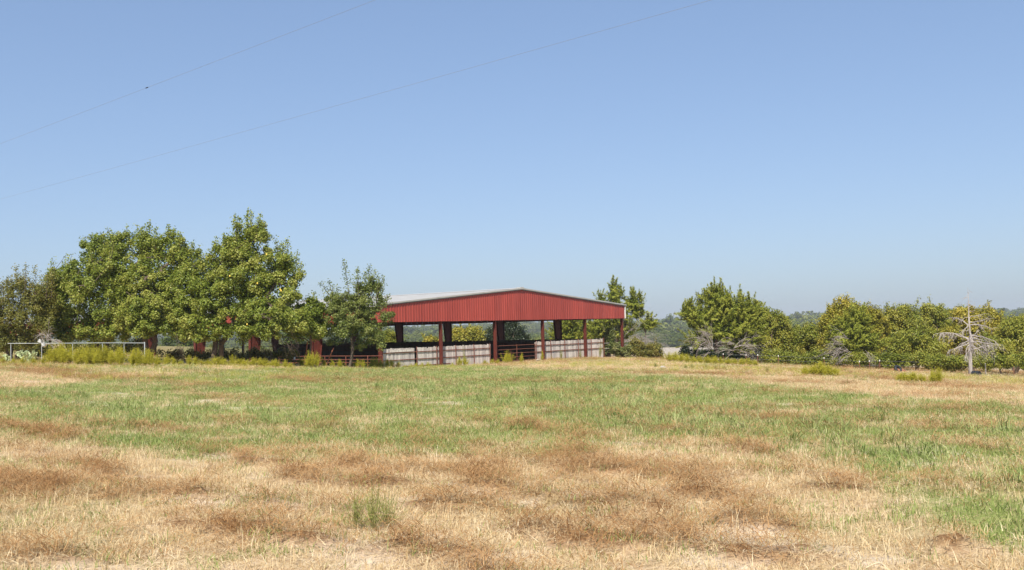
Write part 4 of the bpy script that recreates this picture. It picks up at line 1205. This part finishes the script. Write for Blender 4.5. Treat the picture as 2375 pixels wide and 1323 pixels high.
broad('dark leafy tree seen under the gable between the third and fourth posts', [(1192, 768, 26, 24), (1178, 790, 26, 22), (1205, 790, 24, 20), (1186, 750, 18, 16)], 124, 1190, 12000, 55, 'dark')
broad('dark small tree left of the dark leafy tree, under the gable', [(1142, 785, 14, 24), (1136, 800, 14, 14)], 122, 1141, 5000, 56, 'dark', r0=.08)
broad('green tree seen left of the first dark inner column', [(900, 785, 26, 18), (882, 795, 26, 16), (912, 798, 20, 12)], 135, 900, 8000, 57)
broad('green trees glimpsed through the small airy tree', [(790, 790, 34, 18), (760, 800, 26, 14), (820, 792, 20, 18)], 140, 790, 8000, 58, 'dark')
broad('small yellow-green bush-like tree beyond the barn, left of centre', [(1000, 796, 22, 14), (985, 804, 18, 8)], 165, 1000, 4000, 59, 'oakyel', L=.3, W=.2)
broad('green bushy shrub by the right corner of the barn', [(1512, 812, 24, 14), (1495, 818, 28, 12), (1525, 822, 16, 10), (1476, 806, 20, 16)], 102, 1508, 9000, 60, 'olive', 'green_shrub', L=.15, W=.08, r0=.05, rc=.4)
broad('vine-covered clump of pale leaves at the right corner of the barn', [(1412, 785, 16, 20), (1418, 808, 22, 16), (1450, 816, 30, 12), (1466, 806, 14, 12)], 102.4, 1430, 7000, 61, 'vine', 'vine_clump', L=.20, W=.09, r0=.04, rc=.35)

# dead twigs
def brush(label, px, Y, seeds, rng_seed, mat='deadbrush', name='dead_brush'):
    rng = np.random.default_rng(rng_seed)
    b0 = on_ground(px, Y); o = empty(name, b0); tag(o, label, 'dead branches')
    mb = MB()
    for (sx, sy, tx, ty, n) in seeds:
        s = np.array(at(sx, sy, Y)) - np.array(b0); t = np.array(at(tx, ty, Y)) - np.array(b0)
        for _ in range(int(n * 1.15)):
            q = t + rng.normal(size=3) * np.linalg.norm(t - s) * .26
            twigs(mb, s + rng.normal(size=3) * .12, q - s, np.linalg.norm(q - s) * .85, .016, rng, 2, .55, .42, 4)
    mb.build('limbs', M[mat], o)
    return o
brush('grey fan of dead branches sprouting right of the barn corner post', 1462, 104.6, [(1440, 800, 1515, 755, 7), (1445, 790, 1528, 772, 7), (1460, 815, 1530, 800, 6), (1440, 790, 1462, 750, 5), (1430, 800, 1410, 760, 5), (1425, 770, 1400, 765, 3), (1455, 800, 1505, 775, 8), (1460, 785, 1500, 750, 6)], 71)
brush('grey dead lower branches at the left foot of the pointed cedar', 1640, 92.5, [(1650, 810, 1610, 775, 7), (1650, 800, 1640, 760, 6), (1665, 800, 1700, 780, 4), (1645, 815, 1605, 825, 4), (1640, 790, 1605, 790, 4), (1645, 790, 1625, 765, 5)], 72)
brush('grey tangle of dead twigs at the right foot of the pointed cedar', 1712, 92.5, [(1700, 815, 1660, 815, 6), (1705, 810, 1745, 790, 7), (1700, 800, 1690, 790, 4), (1715, 815, 1770, 815, 5), (1730, 800, 1760, 785, 4)], 73)
brush('bleached low branches hanging at the left foot of the yellowing trees', 1945, 85.5, [(1965, 815, 1925, 800, 8), (1955, 800, 1925, 785, 5), (1965, 780, 1935, 772, 4), (1975, 818, 1930, 825, 4)], 74)
brush('small grey spray of dead twigs before the long grove', 2025, 85, [(2010, 820, 2028, 838, 4), (2005, 815, 2020, 822, 3)], 75)
brush('thin brown dead branches below the olive-green tree', 105, 62.5, [(110, 790, 85, 765, 5), (112, 785, 100, 750, 4), (112, 785, 135, 770, 4), (120, 790, 150, 785, 4)], 76)
brush('dark bare low limbs drooping under the tallest tree', 560, 63.5, [(530, 765, 600, 800, 3), (525, 770, 470, 815, 3), (620, 765, 600, 815, 3), (640, 765, 700, 782, 4), (610, 770, 660, 785, 3), (400, 770, 420, 820, 2), (440, 780, 380, 820, 2)], 77, 'bark')

# dead white tree
def dead_tree():
    rng = np.random.default_rng(81)
    Y = 74.5
    b0 = on_ground(2250, Y); o = empty('dead_tree', b0); tag(o, 'bleached dead conifer with bare drooping limbs, standing alone at right', 'dead tree')
    bp = np.array(b0)
    top = np.array(at(2246.5, 667, Y)) - bp
    mb = MB(); pts = []; rad = []
    for i in range(11):
        u = i / 10
        pts.append(tuple(top * u + np.array([math.sin(u * 5) * .05 + math.sin(u * 17) * .02, 0, -.25 if i == 0 else 0]))); rad.append(.15 * (1 - u) ** 1.2 + .006)
    mb.tube(pts, rad, 10).build('trunk', M['deadwood'], o, smooth=True)
    spec = [(792, 2212, 812, .03), (790, 2175, 776, .05), (786, 2165, 775, .04), (795, 2196, 812, .04), (800, 2230, 830, .035), (812, 2238, 828, .03), (756, 2217, 737, .04), (752, 2228, 772, .03), (766, 2226, 772, .025),
            (788, 2280, 766, .045), (782, 2315, 800, .05), (784, 2330, 802, .045), (786, 2298, 820, .04), (800, 2290, 825, .045), (812, 2288, 800, .04), (755, 2290, 764, .04), (740, 2288, 728, .025), (748, 2310, 742, .03),
            (800, 2265, 822, .03), (790, 2275, 830, .03), (770, 2262, 790, .03), (690, 2226, 694, .015), (684, 2228, 697, .012), (706, 2238, 706, .02), (712, 2262, 706, .02), (725, 2262, 720, .02), (700, 2254, 699, .012), (680, 2243, 678, .01), (675, 2252, 677, .01),
            (775, 2245, 800, .03), (780, 2255, 812, .03), (795, 2245, 825, .03), (735, 2232, 742, .02), (745, 2265, 752, .025), (788, 2225, 800, .035), (792, 2305, 800, .035)]
    H = top[2]
    for k, (sy, tx, ty, r) in enumerate(spec):
        s = np.array(at(2250, sy, Y)) - bp; s = top * (s[2] / top[2])
        t = np.array(at(tx, ty, Y)) - bp; t[1] += rng.normal() * np.linalg.norm(t - s) * .45
        lb = MB()
        mid = (s + t) / 2 + np.array([0, 0, .13 * np.linalg.norm(t - s)]) + rng.normal(size=3) * .09 * np.linalg.norm(t - s)
        P = [s * (1 - u) ** 2 + mid * 2 * u * (1 - u) + t * u * u for u in np.linspace(0, 1, 7)]
        P = [p + rng.normal(size=3) * .035 * (0 < i < 6) for i, p in enumerate(P)]
        lb.tube([tuple(p) for p in P], [r * 1.1 * (1 - .82 * i / 6) for i in range(7)], 5, caps=False)
        ln = np.linalg.norm(t - s)
        for _ in range(int(4 + ln * 7) if sy > 730 else 2):
            u = rng.uniform(.25, 1); i = min(int(u * 6), 5); p = P[i] + (P[i + 1] - P[i]) * (u * 6 - i)
            dd = (P[i + 1] - P[i]); dd = dd / np.linalg.norm(dd) * .8 + rng.normal(size=3) * .45 + np.array([0, 0, -.75 if sy > 760 else 0])
            twigs(lb, p, dd, rng.uniform(.25, .65) * min(1, ln / 1.2 + .2), r * .2 + .003, rng, 2 if sy > 750 else 1, .9, .5, 2, 3)
        lb.build('limb', M['deadwood'], o)
    mound('root_flare', Vector((0, 0, 0)), .35, .3, .16, 'soil', None, None, 3).parent = o
dead_tree()

# ------------------------------------------------------------------ prickly pear
def pad_mesh():
    v = []; f = []; n = 14; m = 8
    for i in range(m + 1):
        ph = math.pi * i / m
        for j in range(n):
            th = 2 * math.pi * j / n
            z = -math.cos(ph); w_ = math.sin(ph) * (1 + .12 * z)
            v.append((w_ * math.cos(th) * .82, w_ * math.sin(th) * .16, z + 1))
    for i in range(m):
        for j in range(n): f.append((i * n + j, i * n + (j + 1) % n, (i + 1) * n + (j + 1) % n, (i + 1) * n + j))
    me = bpy.data.meshes.new('pad'); me.from_pydata(v, [], f); me.materials.append(M['cactus'])
    me.polygons.foreach_set('use_smooth', np.ones(len(f), bool)); return me
PAD = pad_mesh()
def cactus(px, Y, n, s, seed, label, lvl=3):
    r = random.Random(seed); b0 = on_ground(px, Y); o = empty('prickly_pear', b0); tag(o, label, 'cactus', 'prickly pear cacti at the left edge')
    def grow(p, d, size, k):
        ob = link('pad', PAD, o, p); q = d.to_track_quat('Z', 'Y'); ob.rotation_mode = 'QUATERNION'
        ob.rotation_quaternion = q @ Vector((0, 0, 1)).rotation_difference(Vector((0, 0, 1))) @ Matrix.Rotation(r.uniform(-.9, .9), 3, 'Z').to_quaternion(); ob.scale = (size, size, size)
        if k > 0:
            for _ in range(r.choice((1, 2, 2))):
                dd = (d + Vector((r.uniform(-.7, .7), r.uniform(-.5, .3), r.uniform(-.1, .35)))).normalized()
                grow(p + d * size * 1.85, dd, size * r.uniform(.8, 1.0), k - 1)
    for _ in range(n):
        grow(Vector((r.uniform(-.6, .6) * s * 3, r.uniform(-.3, .2), -.05)), Vector((r.uniform(-.5, .5), r.uniform(-.4, .2), 1)).normalized(), s * r.uniform(.8, 1.1), lvl)
cactus(68, 60.8, 7, .11, 5, 'tallest prickly pear, pads stacked up before the brown dead branches', 5)
cactus(14, 60.5, 5, .11, 6, 'low prickly pear at the extreme left edge of the field', 2)
cactus(142, 61.8, 2, .11, 7, 'slim prickly pear rising behind the pale pipe fence', 5)
# white feed sack / plastic sheet caught among the cactus
b = MB(); rr = random.Random(3)
nn = 9; pv = []
c0 = at(97, 795, 60.4)
for i in range(nn):
    for j in range(5):
        b.v.append(((i / 8 - .5) * .42 + rr.uniform(-.03, .03), rr.uniform(-.08, .08) + (j - 2) * .05, .16 - i * .045 + (j - 2) * (.03 + .03 * math.sin(i * 1.3)) + rr.uniform(-.04, .04)))
for i in range(nn - 1):
    for j in range(4): b.f.append((i * 5 + j, (i + 1) * 5 + j, (i + 1) * 5 + j + 1, i * 5 + j + 1))
o = b.build('plastic_sheet', M['trim'], None, c0, smooth=True); tag(o, 'crumpled white plastic sheet caught on the tall prickly pear', 'plastic sheet')
sm = o.modifiers.new('thickness', 'SOLIDIFY'); sm.thickness = .01

# ------------------------------------------------------------------ weeds
def broom_mesh(k, n=3800, fine=False):
    r = np.random.default_rng(300 + k)
    # stems fan from the root; leaves ride on the upper parts
    ns = 70
    a_ = r.uniform(0, 6.283, ns); el = np.abs(r.normal(size=ns)) * .42
    d = np.stack([np.cos(a_) * np.sin(el), np.sin(a_) * np.sin(el), np.cos(el)], -1)
    ln = r.uniform(.5, 1.05, ns) * (1 + .25 * np.cos(a_ * 2 + k))
    si = r.integers(0, ns, n); u = r.uniform(.30, 1, n) ** .7
    pos = d[si] * (ln[si] * u)[:, None] + r.normal(size=(n, 3)) * .055 * (u[:, None] + .2)
    pos[:, 2] = np.maximum(pos[:, 2], .03)
    lax = unit(d[si] * .8 + r.normal(size=(n, 3)) * .45 + [0, 0, .5])
    t = np.clip(.15 + .55 * u + r.uniform(-.2, .3, n), 0, 1)
    if fine: t *= .8
    pa = [leaves(pos, r.normal(size=(n, 3)), r.uniform(.05, .11, n), .013 if fine else .019, t, axis=lax, rng=r)]
    base = np.zeros((ns, 3)); base[:, :2] = r.normal(size=(ns, 2)) * .04
    pa.append(leaves(base + d * ln[:, None] * .5, np.cross(d, r.normal(size=(ns, 3))), ln, .010, np.full(ns, .1), axis=d, rng=r, fold=0))
    v, f, t = merge(pa); return np_mesh('weed_bush', v, f, LF['fine' if fine else 'broom'], t)
BM = [broom_mesh(k) for k in range(4)]
BF = [broom_mesh(k + 9, 1300, True) for k in range(2)]
BW_ = broom_mesh(20, 360, True)
rw = random.Random(12)
ORD = ['leftmost', 'second', 'third', 'fourth', 'fifth', 'sixth', 'seventh', 'eighth', 'ninth', 'tenth', 'eleventh', 'twelfth', 'thirteenth', 'fourteenth',
       'fifteenth', 'sixteenth', 'seventeenth', 'eighteenth', 'nineteenth', 'twentieth', 'twenty-first', 'twenty-second']
CNT = {}
def weed(px, Y, s, h, label, group=None, mesh=None, name='weed_bush', cat='weed'):
    if group:
        k = CNT.get(group, 0); CNT[group] = k + 1
        label = ORD[k] + (' ' if k == 0 else ' from the left ') + label
    o = link(name, mesh or rw.choice(BM), None, on_ground(px, Y) - Vector((0, 0, .03)))
    o.rotation_euler = (rw.uniform(-.12, .12), rw.uniform(-.12, .12), 0)
    o.scale = (s, s * rw.uniform(.8, 1.2), h * 1.12); o.rotation_euler.z = rw.uniform(0, 6.28); tag(o, label, cat, group); return o
G1 = 'yellow-green weeds before the pale pipe fence'
for i, px in enumerate(range(120, 288, 9)):
    weed(px + rw.uniform(-4, 4), 59.2 + (i % 3) * .6, rw.uniform(.55, .85), rw.uniform(.66, 1.08), 'feathery yellow weed in the row before the pipe fence', G1)
for px in (308, 322, 336, 350, 364):
    weed(px, 58.4, .72, .82 if px < 355 else .6, 'weed in the rounded clump by the forked trunk', 'rounded weed clump by the forked trunk')
for px in (7, 30, 52, 78, 100):
    weed(px, 58.4, .45, .38, 'low yellow-green weed below the cactus', 'low weeds below the cactus')
for i, px in enumerate(range(390, 690, 15)):
    weed(px + rw.uniform(-4, 4), 62.3 + rw.uniform(-.8, 1.2), rw.uniform(.40, .85), rw.uniform(.22, .62), 'green weed in the shade under the fruit trees', 'weeds under the fruit trees')
for px in (716, 726, 737):
    weed(px, 64, .62, .85, 'yellow weed between the two leaning poles', 'yellow weeds between the leaning poles')
for px in (700, 752, 772, 790, 828, 842):
    weed(px, 66, .5, .5, 'small weed at the foot of the airy tree', 'weeds at the foot of the small tree')
for i, px in enumerate((862, 874, 886, 898, 910, 922)):
    weed(px, 68.5, .62, .72 - .05 * i, 'weed before the left end of the board fence', 'weeds at the left end of the board fence')
for i, px in enumerate((938, 952, 966, 980, 992)):
    weed(px, 74.5, .55, .42, 'low weed left of the second steel post', 'low weeds left of the second steel post')
weed(1067, 78, .62, .62, 'yellow weed in the fence bay right of the second steel post'); weed(1079, 78, .6, .66, 'taller yellow weed in the fence bay right of the second steel post')
weed(1050, 78, .3, .35, 'tiny yellow weed by a fence pipe right of the second steel post')
for px in (1126, 1142, 1155): weed(px, 82, .55, .42, 'low yellow weed at the third steel post', 'low weeds at the third steel post')
weed(1172, 84, .7, .92, 'round green bush on the left before the pipe gate', name='green_bush', cat='bush'); weed(1182, 84, .6, .75, 'green bush touching the round one before the pipe gate', name='green_bush', cat='bush')
weed(1209, 86, .45, .75, 'upright green weed before the middle of the pipe gate'); weed(1257, 90.5, .42, .8, 'small green bush at the right end of the pipe gate')
weed(1302, 93, .42, .9, 'thin yellow-green weed before the second panel of the right board fence', mesh=BF[0]); weed(1346, 95.5, .42, .85, 'thin yellow-green weed just left of the fourth steel post', mesh=BF[1])
weed(1280, 92, .22, .5, 'tiny weed below the first pipe of the right board fence', mesh=BF[1]); weed(1391, 99, .5, 1.5, 'grey-green upright weed before the last boards', mesh=BF[0]); weed(1078, 83.5, .4, 1.35, 'dark upright weed growing through the left board fence rails', mesh=BF[1])
for i, (px, Y, h) in enumerate([(1552, 88, .8), (1566, 87, .85), (1580, 86, .8), (1594, 85, .7), (1610, 84, .62), (1626, 83, .65), (1642, 82.5, .68), (1658, 82, .66), (1674, 81, .6), (1690, 80.5, .58), (1706, 80, .55), (1722, 79.5, .55), (1738, 79, .58), (1752, 78.5, .5)]):
    weed(px, Y, .9, h * .9, 'weed in the bright hedge before the pointed cedar', 'long low weed hedge before the cedar')
for px, s, h in ((1868, .72, .62), (1886, .75, .78), (1904, .8, .82), (1922, .75, .76), (1938, .66, .60)):
    weed(px, 50, s * 1.15, h * .72, 'feathery weed in the large round right-hand clump', 'large round weed clump in the right field')
for px, s, h in ((2090, .55, .5), (2104, .55, .6), (2122, .6, .62), (2140, .6, .55)):
    weed(px, 46, s * 1.2, h * .7, 'weed in the clump left of the brown-based bush', 'low yellow clump in the right field')
weed(2176, 45, .6, .62, 'feathery bush with a brown base standing alone in the right field'); weed(2162, 45.4, .4, .6, 'small bush leaning on the brown-based bush')
for px, Y in ((1520, 61), (1590, 59), (1605, 59), (1640, 58), (1660, 57), (1680, 57), (1780, 54), (1985, 47), (2010, 47), (2035, 47)):
    weed(px, Y, .5, .30, 'low pale weed tuft in the right field', 'scattered low weed tufts in the right field', mesh=rw.choice(BF))
for (dx, dy, s, h) in ((0, 0, .42, .44), (-.16, .1, .34, .36), (.10, .12, .36, .33)):
    p = hit(868, 1235)
    o = link('weed_bush', BW_, None, Vector((p[0] + dx, p[1] + dy, float(ground_z(p[0], p[1])))))
    o.scale = (s, s, h); o.rotation_euler.z = dx * 9
    tag(o, {0: 'tallest', -.16: 'left', .10: 'right'}[dx] + ' stem cluster of the fine green wispy weed at bottom centre', 'weed', 'wispy weeds at bottom centre')

# bramble thicket along the hedge (uncountable)
rng = np.random.default_rng(91)
sp = [(px, 838 + (px - 1800) * .022 + rng.uniform(-8, 3), rng.uniform(20, 32), rng.uniform(10, 17), rng.uniform(-1.5, 1.5)) for px in range(1795, 2420, 20)]
V = [(px, py - 6, rx, ry) for px, py, rx, ry, _ in sp]
pts = []
Bl = []
for (px, py, rx, ry) in V:
    Y = 97 - (px - 1795) * .030
    Y = max(Y, 80) if px < 2230 or px > 2275 else 84
    Bl += px_blobs([(px, py, rx, ry)], Y - 4, .8)
pa, _ = clumped(Bl, 420, 46000, .40, .15, .09, rng, fill=.15)
v, f, t = merge(pa)
tag(link('bramble_thicket', np_mesh('bramble_thicket', v, f, LF['oak'], t)), 'dense low bramble thicket along the foot of the long grove', 'thicket', kind='stuff')
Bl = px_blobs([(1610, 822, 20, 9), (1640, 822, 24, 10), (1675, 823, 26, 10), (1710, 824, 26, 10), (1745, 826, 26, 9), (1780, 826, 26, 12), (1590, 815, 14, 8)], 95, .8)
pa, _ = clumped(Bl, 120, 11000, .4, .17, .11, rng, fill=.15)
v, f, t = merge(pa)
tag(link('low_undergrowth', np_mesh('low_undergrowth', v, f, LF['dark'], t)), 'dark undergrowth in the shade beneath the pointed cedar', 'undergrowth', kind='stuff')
Bl = px_blobs([(px, 822 + rng.uniform(-3, 5), 16, 12) for px in range(380, 700, 14)] + [(100, 815, 26, 14), (60, 822, 26, 10), (290, 808, 26, 16), (330, 800, 20, 20)] + [(px, 806 + rng.uniform(-4, 6), 18, 13, rng.uniform(4, 10)) for px in range(0, 340, 17)], 66.5, .6)
pa, _ = clumped(Bl, 260, 21000, .34, .13, .07, rng, fill=.1, lo=.3)
v, f, t = merge(pa)
tag(link('shaded_undergrowth', np_mesh('shaded_undergrowth', v, f, LF['olive'], t)), 'tangled olive undergrowth beneath the fruit trees', 'undergrowth', kind='stuff')

# ------------------------------------------------------------------ air
b = MB(); b.box(-4300, 4300, -260, 4300, -34, 42)
m = bpy.data.materials.new('haze'); m.use_nodes = True; n = m.node_tree.nodes; n.clear()
pv = n.new('ShaderNodeVolumePrincipled'); ou = n.new('ShaderNodeOutputMaterial')
pv.inputs['Color'].default_value = (.92, .95, 1.0, 1); pv.inputs['Density'].default_value = .00019; pv.inputs['Anisotropy'].default_value = 0.1
lk(m, pv.outputs[0], ou.inputs['Volume'])
o = b.build('haze', m); tag(o, kind='stuff')
